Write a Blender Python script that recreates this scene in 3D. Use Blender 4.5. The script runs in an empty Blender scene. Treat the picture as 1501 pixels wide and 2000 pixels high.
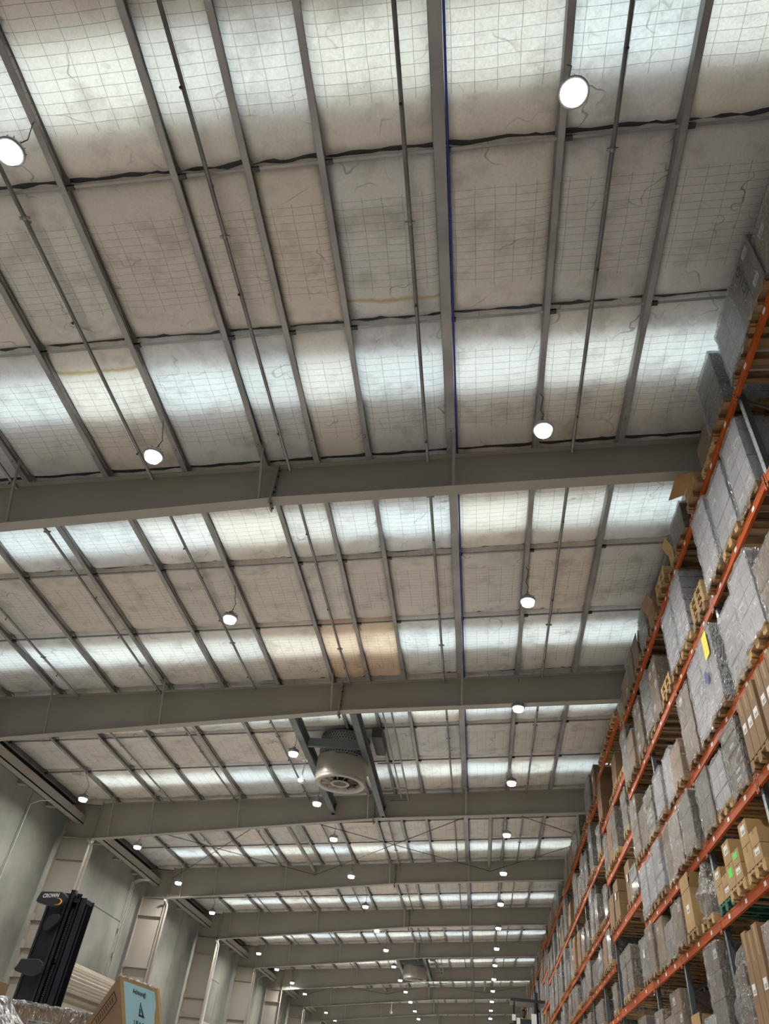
import bpy, math, random
from mathutils import Vector, Matrix, noise
random.seed(7)
sc = bpy.context.scene
col = sc.collection
R = math.radians

# ------------------------------------------------------------------ camera
CAMP = Vector((0.0, 0.0, 1.6))
cam_d = bpy.data.cameras.new('camera'); cam = bpy.data.objects.new('camera', cam_d); col.objects.link(cam)
rt = Vector((0.99073442, 0.0984467, 0.09356041)); up = Vector((-0.0047569, -0.6633129, 0.74832705)); fw = Vector((-0.13573015, 0.74183842, 0.65669862))
m = Matrix((rt, up, -fw)).transposed().to_4x4(); m.translation = CAMP
cam.matrix_world = m
cam_d.sensor_fit = 'VERTICAL'; cam_d.sensor_height = 36; cam_d.lens = 36 * 1385.8 / 2000
cam_d.clip_start = .05; cam_d.clip_end = 400
sc.camera = cam

# ------------------------------------------------------------------ world, exposure
w = bpy.data.worlds.new('sky'); sc.world = w; w.use_nodes = True
bg = w.node_tree.nodes['Background']
bg.inputs[0].default_value = (0.84, 0.94, 1.0, 1); bg.inputs[1].default_value = 4.7   # bright overcast day outside
sc.view_settings.view_transform = 'Standard'; sc.view_settings.look = 'None'
sc.view_settings.exposure = 0.36; sc.view_settings.gamma = 1; sc.view_settings.use_curve_mapping = False
LAMP_STRENGTH = 1150.0

# ------------------------------------------------------------------ roof geometry
SL = 0.08835
A = math.atan(SL)
def rz(x): return 11.6 + SL * x
ROOF = Matrix.Translation((0, 0, 11.6)) @ Matrix.Rotation(-A, 4, 'Y')
def roofm(x, y, h=0.0):        # frame lying in the roof slope at plan x, y, lifted h
    return Matrix.Translation((x, y, rz(x))) @ Matrix.Rotation(-A, 4, 'Y') @ Matrix.Translation((0, 0, h))
FY = [0.84 + 8.8 * i for i in range(-1, 14)]
Y0, Y1 = -12.0, 118.0
XL, XR = -16.05, 10.6

# ------------------------------------------------------------------ materials
def mat(name, color, rough=.6, metal=0.0, emis=None, bump=None, var=None, coat=0, spec=None, coord='Object', vscale=3.0):
    M = bpy.data.materials.new(name); M.use_nodes = True
    nt = M.node_tree; N = nt.nodes; L = nt.links; b = N['Principled BSDF']
    b.inputs['Base Color'].default_value = (*color, 1); b.inputs['Roughness'].default_value = rough; b.inputs['Metallic'].default_value = metal
    if spec is not None: b.inputs['Specular IOR Level'].default_value = spec
    if coat: b.inputs['Coat Weight'].default_value = coat; b.inputs['Coat Roughness'].default_value = .12
    tc = N.new('ShaderNodeTexCoord')
    if var:
        n = N.new('ShaderNodeTexNoise'); n.inputs['Scale'].default_value = vscale; n.inputs['Detail'].default_value = 6
        r = N.new('ShaderNodeValToRGB'); r.color_ramp.elements[0].position = .3; r.color_ramp.elements[1].position = .72
        r.color_ramp.elements[0].color = (*[c * (1 - var) for c in color], 1); r.color_ramp.elements[1].color = (*[min(1, c * (1 + var)) for c in color], 1)
        L.new(tc.outputs[coord], n.inputs['Vector']); L.new(n.outputs['Fac'], r.inputs[0]); L.new(r.outputs[0], b.inputs['Base Color'])
    if bump:
        n2 = N.new('ShaderNodeTexNoise'); n2.inputs['Scale'].default_value = bump[0]; n2.inputs['Detail'].default_value = 4
        bp = N.new('ShaderNodeBump'); bp.inputs['Strength'].default_value = bump[1]; bp.inputs['Distance'].default_value = bump[2]
        L.new(tc.outputs[coord], n2.inputs['Vector']); L.new(n2.outputs['Fac'], bp.inputs['Height']); L.new(bp.outputs[0], b.inputs['Normal'])
    if emis:
        b.inputs['Emission Color'].default_value = (*emis[0], 1); b.inputs['Emission Strength'].default_value = emis[1]
    return M

def insulation_mat():
    M = bpy.data.materials.new('insulation_facing'); M.use_nodes = True
    nt = M.node_tree; N = nt.nodes; L = nt.links; N.remove(N['Principled BSDF']); out = N['Material Output']
    tc = N.new('ShaderNodeTexCoord'); oi = N.new('ShaderNodeObjectInfo')
    uv = N.new('ShaderNodeUVMap'); uv.uv_map = 'UVMap'       # uv = position on the roof in metres
    sep = N.new('ShaderNodeSeparateXYZ'); L.new(uv.outputs[0], sep.inputs[0])
    def math_(op, a, b=None, c=None):
        n = N.new('ShaderNodeMath'); n.operation = op
        for i, v in enumerate((a, b, c)):
            if v is None: continue
            if isinstance(v, (int, float)): n.inputs[i].default_value = v
            else: L.new(v, n.inputs[i])
        return n.outputs[0]
    def line(coord, pitch, wdt):
        f = math_('FRACT', math_('DIVIDE', coord, pitch)); d = math_('ABSOLUTE', math_('SUBTRACT', f, .5))
        return math_('GREATER_THAN', d, .5 - wdt / pitch / 2)
    U = sep.outputs['X']; V = sep.outputs['Y']
    # wobble of the printed scrim
    nz = N.new('ShaderNodeTexNoise'); nz.inputs['Scale'].default_value = 1.2; L.new(uv.outputs[0], nz.inputs['Vector'])
    wob = math_('MULTIPLY', math_('SUBTRACT', nz.outputs['Fac'], .5), .05)
    Uw = math_('ADD', U, wob); Vw = math_('ADD', V, wob)
    lines = math_('MAXIMUM', math_('MULTIPLY', line(Uw, .27, .0075), .85), line(Vw, .135, .0065))
    reg = math_('MULTIPLY', math_('GREATER_THAN', V, .62), math_('LESS_THAN', V, 2.42))
    reg = math_('MULTIPLY', reg, 1.0)
    fac = math_('MULTIPLY', lines, reg)
    # blotches, stains
    n1 = N.new('ShaderNodeTexNoise'); n1.inputs['Scale'].default_value = 1.7; n1.inputs['Detail'].default_value = 8; n1.inputs['Roughness'].default_value = .62
    L.new(tc.outputs['Generated'], n1.inputs['Vector'])
    add = N.new('ShaderNodeVectorMath'); add.operation = 'ADD'; L.new(uv.outputs[0], add.inputs[0]); 
    comb = N.new('ShaderNodeCombineXYZ'); L.new(math_('MULTIPLY', oi.outputs['Random'], 53), comb.inputs[2]); L.new(comb.outputs[0], add.inputs[1])
    L.new(add.outputs[0], n1.inputs['Vector'])
    r1 = N.new('ShaderNodeValToRGB'); e = r1.color_ramp.elements
    e[0].position = .22; e[0].color = (.50, .46, .42, 1); e[1].position = .5; e[1].color = (.86, .81, .76, 1)
    L.new(n1.outputs['Fac'], r1.inputs[0])
    mix = N.new('ShaderNodeMix'); mix.data_type = 'RGBA'; mix.blend_type = 'MULTIPLY'; mix.inputs[0].default_value = 1
    L.new(r1.outputs[0], mix.inputs[6]); L.new(oi.outputs['Color'], mix.inputs[7])
    mix2 = N.new('ShaderNodeMix'); mix2.data_type = 'RGBA'; L.new(math_('MULTIPLY', fac, .62), mix2.inputs[0]); L.new(mix.outputs[2], mix2.inputs[6]); mix2.inputs[7].default_value = (.09, .08, .08, 1)
    al = oi.outputs['Alpha']; v0 = math_('MULTIPLY', al, 3.0); n5 = N.new('ShaderNodeTexNoise'); n5.inputs['Scale'].default_value = 2.2; n5.inputs['Detail'].default_value = 5; L.new(uv.outputs[0], n5.inputs['Vector'])
    dv = math_('ABSOLUTE', math_('SUBTRACT', math_('ADD', V, math_('MULTIPLY', math_('SUBTRACT', n5.outputs['Fac'], .5), .22)), v0))
    st = math_('MULTIPLY', math_('LESS_THAN', al, .95), math_('MAXIMUM', math_('SUBTRACT', 1, math_('DIVIDE', dv, .06)), 0))
    mix3 = N.new('ShaderNodeMix'); mix3.data_type = 'RGBA'; L.new(math_('MULTIPLY', st, .85), mix3.inputs[0]); L.new(mix2.outputs[2], mix3.inputs[6]); mix3.inputs[7].default_value = (.55, .38, .08, 1); mix2 = mix3
    # quilting between the wires + fine crinkle
    qv = math_('MULTIPLY', math_('ABSOLUTE', math_('SINE', math_('MULTIPLY', Vw, math.pi / .135))), .5)
    qu = math_('MULTIPLY', math_('ABSOLUTE', math_('SINE', math_('MULTIPLY', Uw, math.pi / .27))), .15)
    q = math_('MULTIPLY', math_('ADD', qv, qu), reg)
    n3 = N.new('ShaderNodeTexNoise'); n3.inputs['Scale'].default_value = 9; n3.inputs['Detail'].default_value = 6; L.new(add.outputs[0], n3.inputs['Vector'])
    # long creases in the facing, their shade darkened into the colour as well as bumped
    nk = N.new('ShaderNodeTexNoise'); nk.inputs['Scale'].default_value = .9; nk.inputs['Detail'].default_value = 3; L.new(add.outputs[0], nk.inputs['Vector'])
    nm = N.new('ShaderNodeTexNoise'); nm.inputs['Scale'].default_value = 1.6; nm.inputs['Detail'].default_value = 1; L.new(add.outputs[0], nm.inputs['Vector'])
    ck = math_('MAXIMUM', math_('SUBTRACT', 1, math_('DIVIDE', math_('ABSOLUTE', math_('SUBTRACT', nk.outputs['Fac'], .5)), .008)), 0)
    ck = math_('MULTIPLY', ck, math_('MULTIPLY', math_('MAXIMUM', math_('SUBTRACT', nm.outputs['Fac'], .52), 0), 6.0)); 
    mix4 = N.new('ShaderNodeMix'); mix4.data_type = 'RGBA'; L.new(math_('MULTIPLY', math_('MINIMUM', ck, 1.0), .45), mix4.inputs[0]); L.new(mix2.outputs[2], mix4.inputs[6]); mix4.inputs[7].default_value = (.12, .10, .09, 1); mix2 = mix4
    hgt = math_('SUBTRACT', math_('ADD', q, math_('MULTIPLY', n3.outputs['Fac'], 1.1)), math_('MULTIPLY', ck, .8))
    bp = N.new('ShaderNodeBump'); bp.inputs['Strength'].default_value = .55; bp.inputs['Distance'].default_value = .018; L.new(hgt, bp.inputs['Height'])
    dif = N.new('ShaderNodeBsdfDiffuse'); tr = N.new('ShaderNodeBsdfTranslucent'); gl = N.new('ShaderNodeBsdfGlossy'); gl.inputs['Roughness'].default_value = .38
    n4 = N.new('ShaderNodeTexNoise'); n4.inputs['Scale'].default_value = 34; n4.inputs['Detail'].default_value = 5; L.new(add.outputs[0], n4.inputs['Vector'])
    tmul = N.new('ShaderNodeMix'); tmul.data_type = 'RGBA'; tmul.blend_type = 'MULTIPLY'; tmul.inputs[0].default_value = 1
    rr = N.new('ShaderNodeValToRGB'); rr.color_ramp.elements[0].position = .3; rr.color_ramp.elements[0].color = (.64, .64, .64, 1); rr.color_ramp.elements[1].position = .7; rr.color_ramp.elements[1].color = (1, 1, 1, 1)
    L.new(n4.outputs['Fac'], rr.inputs[0]); L.new(mix2.outputs[2], tmul.inputs[6]); L.new(rr.outputs[0], tmul.inputs[7])
    L.new(mix2.outputs[2], dif.inputs[0]); L.new(tmul.outputs[2], tr.inputs[0])
    for n in (dif, tr, gl): L.new(bp.outputs[0], n.inputs['Normal'])
    gl.inputs[0].default_value = (.8, .8, .8, 1)
    ms = N.new('ShaderNodeMixShader'); ms.inputs[0].default_value = .30; L.new(dif.outputs[0], ms.inputs[1]); L.new(tr.outputs[0], ms.inputs[2])
    ms2 = N.new('ShaderNodeMixShader'); ms2.inputs[0].default_value = .07; L.new(ms.outputs[0], ms2.inputs[1]); L.new(gl.outputs[0], ms2.inputs[2])
    L.new(ms2.outputs[0], out.inputs[0])
    return M

def film_mat(name, haze=.02, tint=(.93, .91, .88), bump=26.0, thr=.45):
    M = bpy.data.materials.new(name); M.use_nodes = True
    nt = M.node_tree; N = nt.nodes; L = nt.links; N.remove(N['Principled BSDF']); out = N['Material Output']
    tc = N.new('ShaderNodeTexCoord')
    mp = N.new('ShaderNodeMapping'); mp.inputs['Scale'].default_value = (1, 1.5, .45); mp.inputs['Rotation'].default_value = (R(38), R(15), 0)
    L.new(tc.outputs['Object'], mp.inputs[0])
    n = N.new('ShaderNodeTexNoise'); n.inputs['Scale'].default_value = bump; n.inputs['Detail'].default_value = 4; n.inputs['Distortion'].default_value = 1.6
    n.noise_type = 'RIDGED_MULTIFRACTAL' if hasattr(n, 'noise_type') else None
    L.new(mp.outputs[0], n.inputs['Vector'])
    bp = N.new('ShaderNodeBump'); bp.inputs['Strength'].default_value = 1.0; bp.inputs['Distance'].default_value = .10; L.new(n.outputs[0], bp.inputs['Height'])
    lw = N.new('ShaderNodeLayerWeight'); lw.inputs[0].default_value = .35; L.new(bp.outputs[0], lw.inputs['Normal'])
    g = N.new('ShaderNodeBsdfGlossy'); g.inputs['Roughness'].default_value = .15; g.inputs[0].default_value = (1, 1, 1, 1); L.new(bp.outputs[0], g.inputs['Normal'])
    d = N.new('ShaderNodeBsdfDiffuse'); d.inputs[0].default_value = (*tint, 1); L.new(bp.outputs[0], d.inputs['Normal'])
    t = N.new('ShaderNodeBsdfTransparent'); t.inputs[0].default_value = (.97, .97, .98, 1)
    m1 = N.new('ShaderNodeMixShader')
    nc = N.new('ShaderNodeTexNoise'); nc.inputs['Scale'].default_value = bump * .55; nc.inputs['Detail'].default_value = 5; nc.inputs['Distortion'].default_value = 2.5; L.new(mp.outputs[0], nc.inputs['Vector'])
    cr = N.new('ShaderNodeValToRGB'); cr.color_ramp.elements[0].position = .56; cr.color_ramp.elements[0].color = (haze, haze, haze, 1); cr.color_ramp.elements[1].position = .72; cr.color_ramp.elements[1].color = (haze + .5,) * 3 + (1,)
    L.new(nc.outputs['Fac'], cr.inputs[0]); L.new(cr.outputs[0], m1.inputs[0]); L.new(t.outputs[0], m1.inputs[1]); L.new(d.outputs[0], m1.inputs[2])
    mr = N.new('ShaderNodeMapRange'); mr.inputs[3].default_value = .10; mr.inputs[4].default_value = .75; L.new(lw.outputs['Fresnel'], mr.inputs[0])
    m2 = N.new('ShaderNodeMixShader'); L.new(mr.outputs[0], m2.inputs[0]); L.new(m1.outputs[0], m2.inputs[1])
    g2 = N.new('ShaderNodeBsdfGlossy'); g2.inputs['Roughness'].default_value = .42; g2.inputs[0].default_value = (1, 1, 1, 1); L.new(bp.outputs[0], g2.inputs['Normal'])
    mg = N.new('ShaderNodeMixShader'); mg.inputs[0].default_value = .45; L.new(g.outputs[0], mg.inputs[1]); L.new(g2.outputs[0], mg.inputs[2]); L.new(mg.outputs[0], m2.inputs[2])
    L.new(m2.outputs[0], out.inputs[0])
    return M

def wood_mat(name, c):
    M = mat(name, c, .75, var=.3, vscale=4)
    nt = M.node_tree; N = nt.nodes; L = nt.links
    for n in N:
        if n.type == 'TEX_NOISE':
            mp = N.new('ShaderNodeMapping'); mp.inputs['Scale'].default_value = (.6, 6, 6)
            tc = [q for q in N if q.type == 'TEX_COORD'][0]
            L.new(tc.outputs['Object'], mp.inputs[0]); L.new(mp.outputs[0], n.inputs['Vector'])
    return M

def carton_mat(name, c, bands=True):
    M = mat(name, c, .7, var=.14, vscale=2.5)
    return M

MT = dict(
    ins=insulation_mat(),
    deck=mat('roof_deck_underside', (.05, .05, .055), .8),
    galv=mat('galvanised_steel', (.30, .29, .29), .5, .35, var=.25, vscale=1.2),
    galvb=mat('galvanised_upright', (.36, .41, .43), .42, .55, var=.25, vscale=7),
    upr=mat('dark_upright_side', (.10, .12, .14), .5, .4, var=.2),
    paint=mat('beige_grey_steel_paint', (.30, .277, .245), .55, var=.05, vscale=.8),
    pipe=mat('grey_sprinkler_pipe', (.26, .25, .26), .35, .5, var=.2, vscale=2),
    dark=mat('dark_metal', (.03, .032, .035), .5),
    slate=mat('slate_steel_paint', (.085, .10, .105), .5, var=.08),
    blue=mat('blue_cable_jacket', (.01, .03, .28), .45),
    orange=mat('orange_rack_paint', (.42, .075, .010), .5, var=.12, vscale=3, spec=.2),
    conc=mat('precast_concrete', (.215, .22, .202), .62, var=.38, bump=(3, .15, .02), vscale=.45),
    floor=mat('concrete_floor', (.62, .60, .57), .45, var=.10, vscale=.5),
    wood=wood_mat('pallet_wood', (.27, .165, .078)),
    wood2=wood_mat('pale_pallet_wood', (.46, .31, .14)),
    woodg=wood_mat('green_painted_wood', (.03, .12, .09)),
    brown=carton_mat('brown_cardboard', (.24, .145, .075)),
    tan=carton_mat('tan_cardboard', (.40, .26, .115)),
    grey=carton_mat('grey_brown_cardboard', (.16, .12, .09)),
    white=mat('white_carton', (.50, .50, .55), .6, var=.08),
    blueprint=mat('blue_print', (.05, .07, .32), .6),
    darkload=mat('dark_shrink_sleeve', (.07, .065, .07), .35, var=.3),
    film=film_mat('stretch_film'),
    filmc=film_mat('crumpled_white_film', .72, (.88, .88, .9), 30),
    nearbrown=carton_mat('wood_brown_cardboard', (.46, .33, .235)),
    filmw=film_mat('milky_stretch_film', .12, (.80, .80, .85), 16),
    wrapb=None, wrapw=None,
    label=mat('white_paper_label', (.78, .78, .78), .6),
    yellow=mat('yellow_paper_label', (.85, .75, .03), .6),
    green=mat('green_paper_label', (.12, .75, .10), .6),
    black=mat('black_print', (.015, .015, .018), .6),
    blackp=mat('black_powder_coat', (.012, .014, .022), .4, var=.2),
    pad=mat('black_textured_plastic', (.012, .014, .020), .55, bump=(90, .3, .003)),
    silver=mat('silver_print', (.6, .6, .6), .5),
    amber=mat('amber_print', (.9, .42, .03), .5),
    shut=mat('cream_shutter_slats', (.40, .365, .30), .4, var=.05),
    fan=mat('fan_housing_metal', (.34, .32, .29), .42, .25),
    whitep=mat('white_plastic', (.8, .8, .8), .4),
    lamp=mat('lamp_lens', (1, 1, 1), .5, emis=((1.0, .96, .88), LAMP_STRENGTH)),
    lampside=mat('lamp_refractor_rim', (1, 1, 1), .5, emis=((1.0, .97, .92), 9.0)),
    lampb=mat('lamp_housing', (.35, .35, .36), .45, .6),
    sign=mat('pale_blue_paper', (.36, .62, .72), .6, var=.04),
    vest=mat('yellow_high_visibility_cloth', (.62, .95, .05), .7),
    refl=mat('reflective_tape', (.7, .7, .68), .3),
    skin=mat('skin', (.22, .12, .08), .55),
    hair=mat('dark_hair', (.012, .01, .01), .7),
    trousers=mat('dark_work_cloth', (.02, .022, .03), .8),
    glass=None,
    poly=None,
)
def wrapped(name, c):           # cartons under tight film, for loads whose parts are too small to see
    M = mat(name, c, .32, var=.35, vscale=5, bump=(26, .9, .03), coat=.8)
    return M
MT['wrapb'] = wrapped('wrapped_brown', (.17, .115, .07)); MT['wrapw'] = wrapped('wrapped_white', (.30, .29, .30)); MT['wrapg'] = wrapped('wrapped_grey', (.09, .08, .075))
def poly_mat():
    M = bpy.data.materials.new('translucent_roof_sheet'); M.use_nodes = True
    nt = M.node_tree; N = nt.nodes; L = nt.links; N.remove(N['Principled BSDF'])
    a = N.new('ShaderNodeBsdfTransparent'); a.inputs[0].default_value = (.85, .9, .9, 1)
    b = N.new('ShaderNodeBsdfTranslucent'); b.inputs[0].default_value = (.8, .85, .85, 1)
    x = N.new('ShaderNodeMixShader'); x.inputs[0].default_value = .3; L.new(a.outputs[0], x.inputs[1]); L.new(b.outputs[0], x.inputs[2]); L.new(x.outputs[0], N['Material Output'].inputs[0])
    return M
MT['poly'] = poly_mat()
def glass_mat():
    M = bpy.data.materials.new('clear_cab_glass'); M.use_nodes = True
    nt = M.node_tree; N = nt.nodes; L = nt.links; N.remove(N['Principled BSDF'])
    a = N.new('ShaderNodeBsdfTransparent'); b = N.new('ShaderNodeBsdfGlossy'); b.inputs['Roughness'].default_value = .03
    x = N.new('ShaderNodeMixShader'); x.inputs[0].default_value = .08; L.new(a.outputs[0], x.inputs[1]); L.new(b.outputs[0], x.inputs[2]); L.new(x.outputs[0], N['Material Output'].inputs[0])
    return M
MT['glass'] = glass_mat()

# ------------------------------------------------------------------ mesh builder
class MB:
    def __init__(s): s.v = []; s.f = []; s.m = []; s.mats = []; s.sm = []
    def mi(s, k):
        if k not in s.mats: s.mats.append(k)
        return s.mats.index(k)
    def add(s, vs, fs, k, M=None, smooth=False):
        o = len(s.v); i = s.mi(k)
        for p in vs:
            p = Vector(p); s.v.append(M @ p if M else p)
        for f in fs: s.f.append([o + q for q in f]); s.m.append(i); s.sm.append(smooth)
        return s
    def box(s, a, b, k, M=None):
        x0, y0, z0 = a; x1, y1, z1 = b
        return s.add([(x0, y0, z0), (x1, y0, z0), (x1, y1, z0), (x0, y1, z0), (x0, y0, z1), (x1, y0, z1), (x1, y1, z1), (x0, y1, z1)],
                     [(0, 3, 2, 1), (4, 5, 6, 7), (0, 1, 5, 4), (1, 2, 6, 5), (2, 3, 7, 6), (3, 0, 4, 7)], k, M)
    def hexa(s, p, k, M=None):   # 8 points, bottom ring then top ring
        return s.add(p, [(0, 3, 2, 1), (4, 5, 6, 7), (0, 1, 5, 4), (1, 2, 6, 5), (2, 3, 7, 6), (3, 0, 4, 7)], k, M)
    def bar(s, a, b, wd, ht, k, upv=(0, 0, 1)):
        a = Vector(a); b = Vector(b); d = (b - a).normalized(); u = Vector(upv)
        if abs(d.dot(u)) > .97: u = Vector((1, 0, 0))
        sd = d.cross(u).normalized() * wd / 2; u2 = sd.cross(d).normalized() * ht / 2
        return s.hexa([a - sd - u2, a + sd - u2, b + sd - u2, b - sd - u2, a - sd + u2, a + sd + u2, b + sd + u2, b - sd + u2], k)
    def tube(s, pts, r, k, n=8, cap=True):
        pts = [Vector(p) for p in pts]; rings = []; rs = r if isinstance(r, (list, tuple)) else [r] * len(pts)
        prev = None; o = len(s.v); i = s.mi(k)
        for q, p in enumerate(pts):
            d = (pts[min(q + 1, len(pts) - 1)] - pts[max(q - 1, 0)]).normalized()
            if prev is None: a = d.cross(Vector((0, 0, 1))); a = a if a.length > .1 else d.cross(Vector((1, 0, 0)))
            else: a = prev - d * prev.dot(d)
            a.normalize(); prev = a; b = d.cross(a)
            for t in range(n):
                an = 2 * math.pi * t / n; s.v.append(p + (a * math.cos(an) + b * math.sin(an)) * rs[q])
        for q in range(len(pts) - 1):
            for t in range(n):
                s.f.append([o + q * n + t, o + q * n + (t + 1) % n, o + (q + 1) * n + (t + 1) % n, o + (q + 1) * n + t]); s.m.append(i); s.sm.append(True)
        if cap:
            s.f.append([o + t for t in range(n)][::-1]); s.m.append(i); s.sm.append(False)
            e = o + (len(pts) - 1) * n; s.f.append([e + t for t in range(n)]); s.m.append(i); s.sm.append(False)
        return s
    def lathe(s, prof, k, n=24, M=None, smooth=True):   # (r, z) profile about z
        o = []; vs = []; fs = []
        for r, z in prof:
            for t in range(n):
                a = 2 * math.pi * t / n; vs.append((r * math.cos(a), r * math.sin(a), z))
        for q in range(len(prof) - 1):
            for t in range(n): fs.append((q * n + t, q * n + (t + 1) % n, (q + 1) * n + (t + 1) % n, (q + 1) * n + t))
        return s.add(vs, fs, k, M, smooth)
    def prism(s, poly, t, k, M=None):   # polygon in local xz, thickness t along y
        n = len(poly); vs = [(x, 0, z) for x, z in poly] + [(x, t, z) for x, z in poly]
        fs = [tuple(range(n)), tuple(range(2 * n - 1, n - 1, -1))] + [(i, (i + 1) % n + 0, (i + 1) % n + n, i + n)[::-1] for i in range(n)]
        return s.add(vs, fs, k, M)
    def mesh(s, name):
        me = bpy.data.meshes.new(name); me.from_pydata([tuple(p) for p in s.v], [], s.f)
        for k in s.mats: me.materials.append(MT[k])
        me.polygons.foreach_set('material_index', s.m); me.polygons.foreach_set('use_smooth', s.sm); me.update()
        return me
    def build(s, name, parent=None, M=None):
        return put(s.mesh(name), name, parent, M)

def put(me, name, parent=None, M=None):
    o = bpy.data.objects.new(name, me); col.objects.link(o)
    if M is not None: o.matrix_local = M
    if parent: o.parent = parent
    return o
def tag(o, label, cat, group=None, kind=None):
    if label: o['label'] = label
    if cat: o['category'] = cat
    if group: o['group'] = group
    if kind: o['kind'] = kind
    return o
def thing(name, label, cat, loc=(0, 0, 0), rot=0, group=None):
    o = bpy.data.objects.new(name, None); o.empty_display_size = .1; col.objects.link(o)
    o.location = loc; o.rotation_euler = (0, 0, rot)
    return tag(o, label, cat, group)
def copy_tree(src, M=None, parent=None):
    c = src.copy(); col.objects.link(c)
    if parent: c.parent = parent
    if M is not None: c.matrix_local = M
    for ch in src.children: copy_tree(ch, None, c)
    return c
def struct(name, mb, parent=None):
    o = mb.build(name, parent); o['kind'] = 'structure'; return o
def text_mesh(txt, size, k, extrude=.002, bold=0.0, align='CENTER'):
    cu = bpy.data.curves.new('t', 'FONT'); cu.body = txt; cu.size = size; cu.extrude = extrude; cu.align_x = align; cu.align_y = 'CENTER'; cu.offset = bold; cu.resolution_u = 3
    ob = bpy.data.objects.new('t', cu); col.objects.link(ob)
    dg = bpy.context.evaluated_depsgraph_get(); me = bpy.data.meshes.new_from_object(ob.evaluated_get(dg))
    bpy.data.objects.remove(ob); me.materials.clear(); me.materials.append(MT[k]); return me
ORD = ['first', 'second', 'third', 'fourth', 'fifth', 'sixth', 'seventh', 'eighth', 'ninth', 'tenth', 'eleventh', 'twelfth', 'thirteenth', 'fourteenth', 'fifteenth', 'sixteenth', 'seventeenth', 'eighteenth', 'nineteenth', 'twentieth']

# ================================================================== STRUCTURE
# ---- roof deck with translucent sheets ------------------------------------
PX = [-15.7, -14.07, -12.45, -10.78, -9.11, -7.46, -5.835, -4.225, -3.20, -2.18, -.58, 1.02, 2.60, 4.20, 5.80, 7.40, 9.00, 10.55]
SKY = []
for F in FY:
    SKY += [(F + 1.40, F + 2.35), (F + 6.30, F + 7.25)]
deck = MB(); y = Y0
hx0, hx1 = -16.5, 11.0
L0 = hx0 / math.cos(A); L1 = hx1 / math.cos(A)
for a, b in SKY + [(Y1 + 1, Y1 + 2)]:
    a_ = min(a, Y1)
    if a_ > y: deck.box((L0, y, .28), (L1, a_, .34), 'deck', ROOF)
    y = b
    if y >= Y1: break
deck.box((L0, Y0, .26), (-14.2 / math.cos(A), Y1, .279), 'deck', ROOF)  # extra strip along the eave, added to shut out daylight from the slots
ceiling = struct('ceiling', deck)
sh = MB()
for a, b in SKY:
    if b < Y1 and a > Y0: sh.box((L0, a - .03, .345), (L1, b + .03, .349), 'poly', ROOF)
o = sh.build('translucent_roof_sheet', ceiling); o['label'] = 'translucent daylight sheets between the roof sheets'

# ---- insulation batts -------------------------------------------------------
def batt(wx, ly, seed):
    rng = random.Random(seed); nx, ny = 16, 26
    ph = [rng.uniform(0, 6.28) for _ in range(8)]
    # two or three sag folds starting at the bridging ends
    folds = [(rng.uniform(.08, .92), rng.choice((0, 1)), rng.uniform(.15, .4), rng.uniform(-.25, .25), rng.uniform(.01, .03)) for _ in range(3)]
    vs = []; uvs = []
    for j in range(ny + 1):
        v = j / ny; vv = (1 - math.cos(math.pi * v)) / 2 * .55 + v * .45
        for i in range(nx + 1):
            u = i / nx; uu = (1 - math.cos(math.pi * u)) / 2 * .6 + u * .4
            X = (uu - .5) * wx; Y = vv * ly
            eu = 1 - abs(2 * uu - 1) ** 9; ev = 1 - abs(2 * vv - 1) ** 11
            p = eu ** .55 * ev ** .6
            n = noise.noise(Vector((X * 1.3 + ph[0], Y * 1.1 + ph[1], ph[2]))) * .035 + noise.noise(Vector((X * 4 + ph[3], Y * 3 + ph[4], 0))) * .012
            h = .25 - .165 * p + n * (.4 + .6 * p)
            for fu, end, ln, sl, dp in folds:
                dv = (vv if end == 0 else 1 - vv)
                if dv < ln:
                    du = abs(uu - fu - sl * dv) * wx
                    h += dp * max(0, 1 - du / .05) * (1 - dv / ln) * 1.3
            X += noise.noise(Vector((Y * 2.3, ph[5], u))) * .018 * (1 if abs(u - .5) > .45 else 0)
            Y += noise.noise(Vector((X * 3.5, ph[6], v))) * .05 * (1 if (v < .01 or v > .99) else 0)
            vs.append((X, Y, h)); uvs.append((X + wx / 2 + .1, Y * 3.05 / ly))
    fs = [(j * (nx + 1) + i, (j + 1) * (nx + 1) + i, (j + 1) * (nx + 1) + i + 1, j * (nx + 1) + i + 1) for j in range(ny) for i in range(nx)]
    me = bpy.data.meshes.new('insulation_batt'); me.from_pydata(vs, [], fs)
    ul = me.uv_layers.new(name='UVMap')
    for p in me.polygons:
        p.use_smooth = True
        for li in p.loop_indices: ul.data[li].uv = uvs[me.loops[li].vertex_index]
    me.materials.append(MT['ins']); me.update(); return me
BV = {}
for wn, wx in (('w', 1.50), ('n', .93)):
    for ln, ly in (('l', 3.02), ('s', 2.57)):
        BV[wn + ln] = [batt(wx, ly, hash((wn, ln, q)) & 255 if False else ord(wn) * 7 + ord(ln) * 3 + q) for q in range(5 if wn == 'w' else 3)]
cells = []
for fi, F in enumerate(FY[:-1]):
    for (a, b) in ((F + .02, F + 3.095), (F + 3.095, F + 5.737), (F + 5.737, F + 8.78)):
        for i in range(len(PX) - 1): cells.append((F, a, b, PX[i], PX[i + 1]))
near = [c for c in cells if c[1] > .8 and c[4] < 4.4 and c[2] < 63]
near.sort(key=lambda c: c[1]); near = near[:300]; ns = set(near)
rng = random.Random(5)
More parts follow.
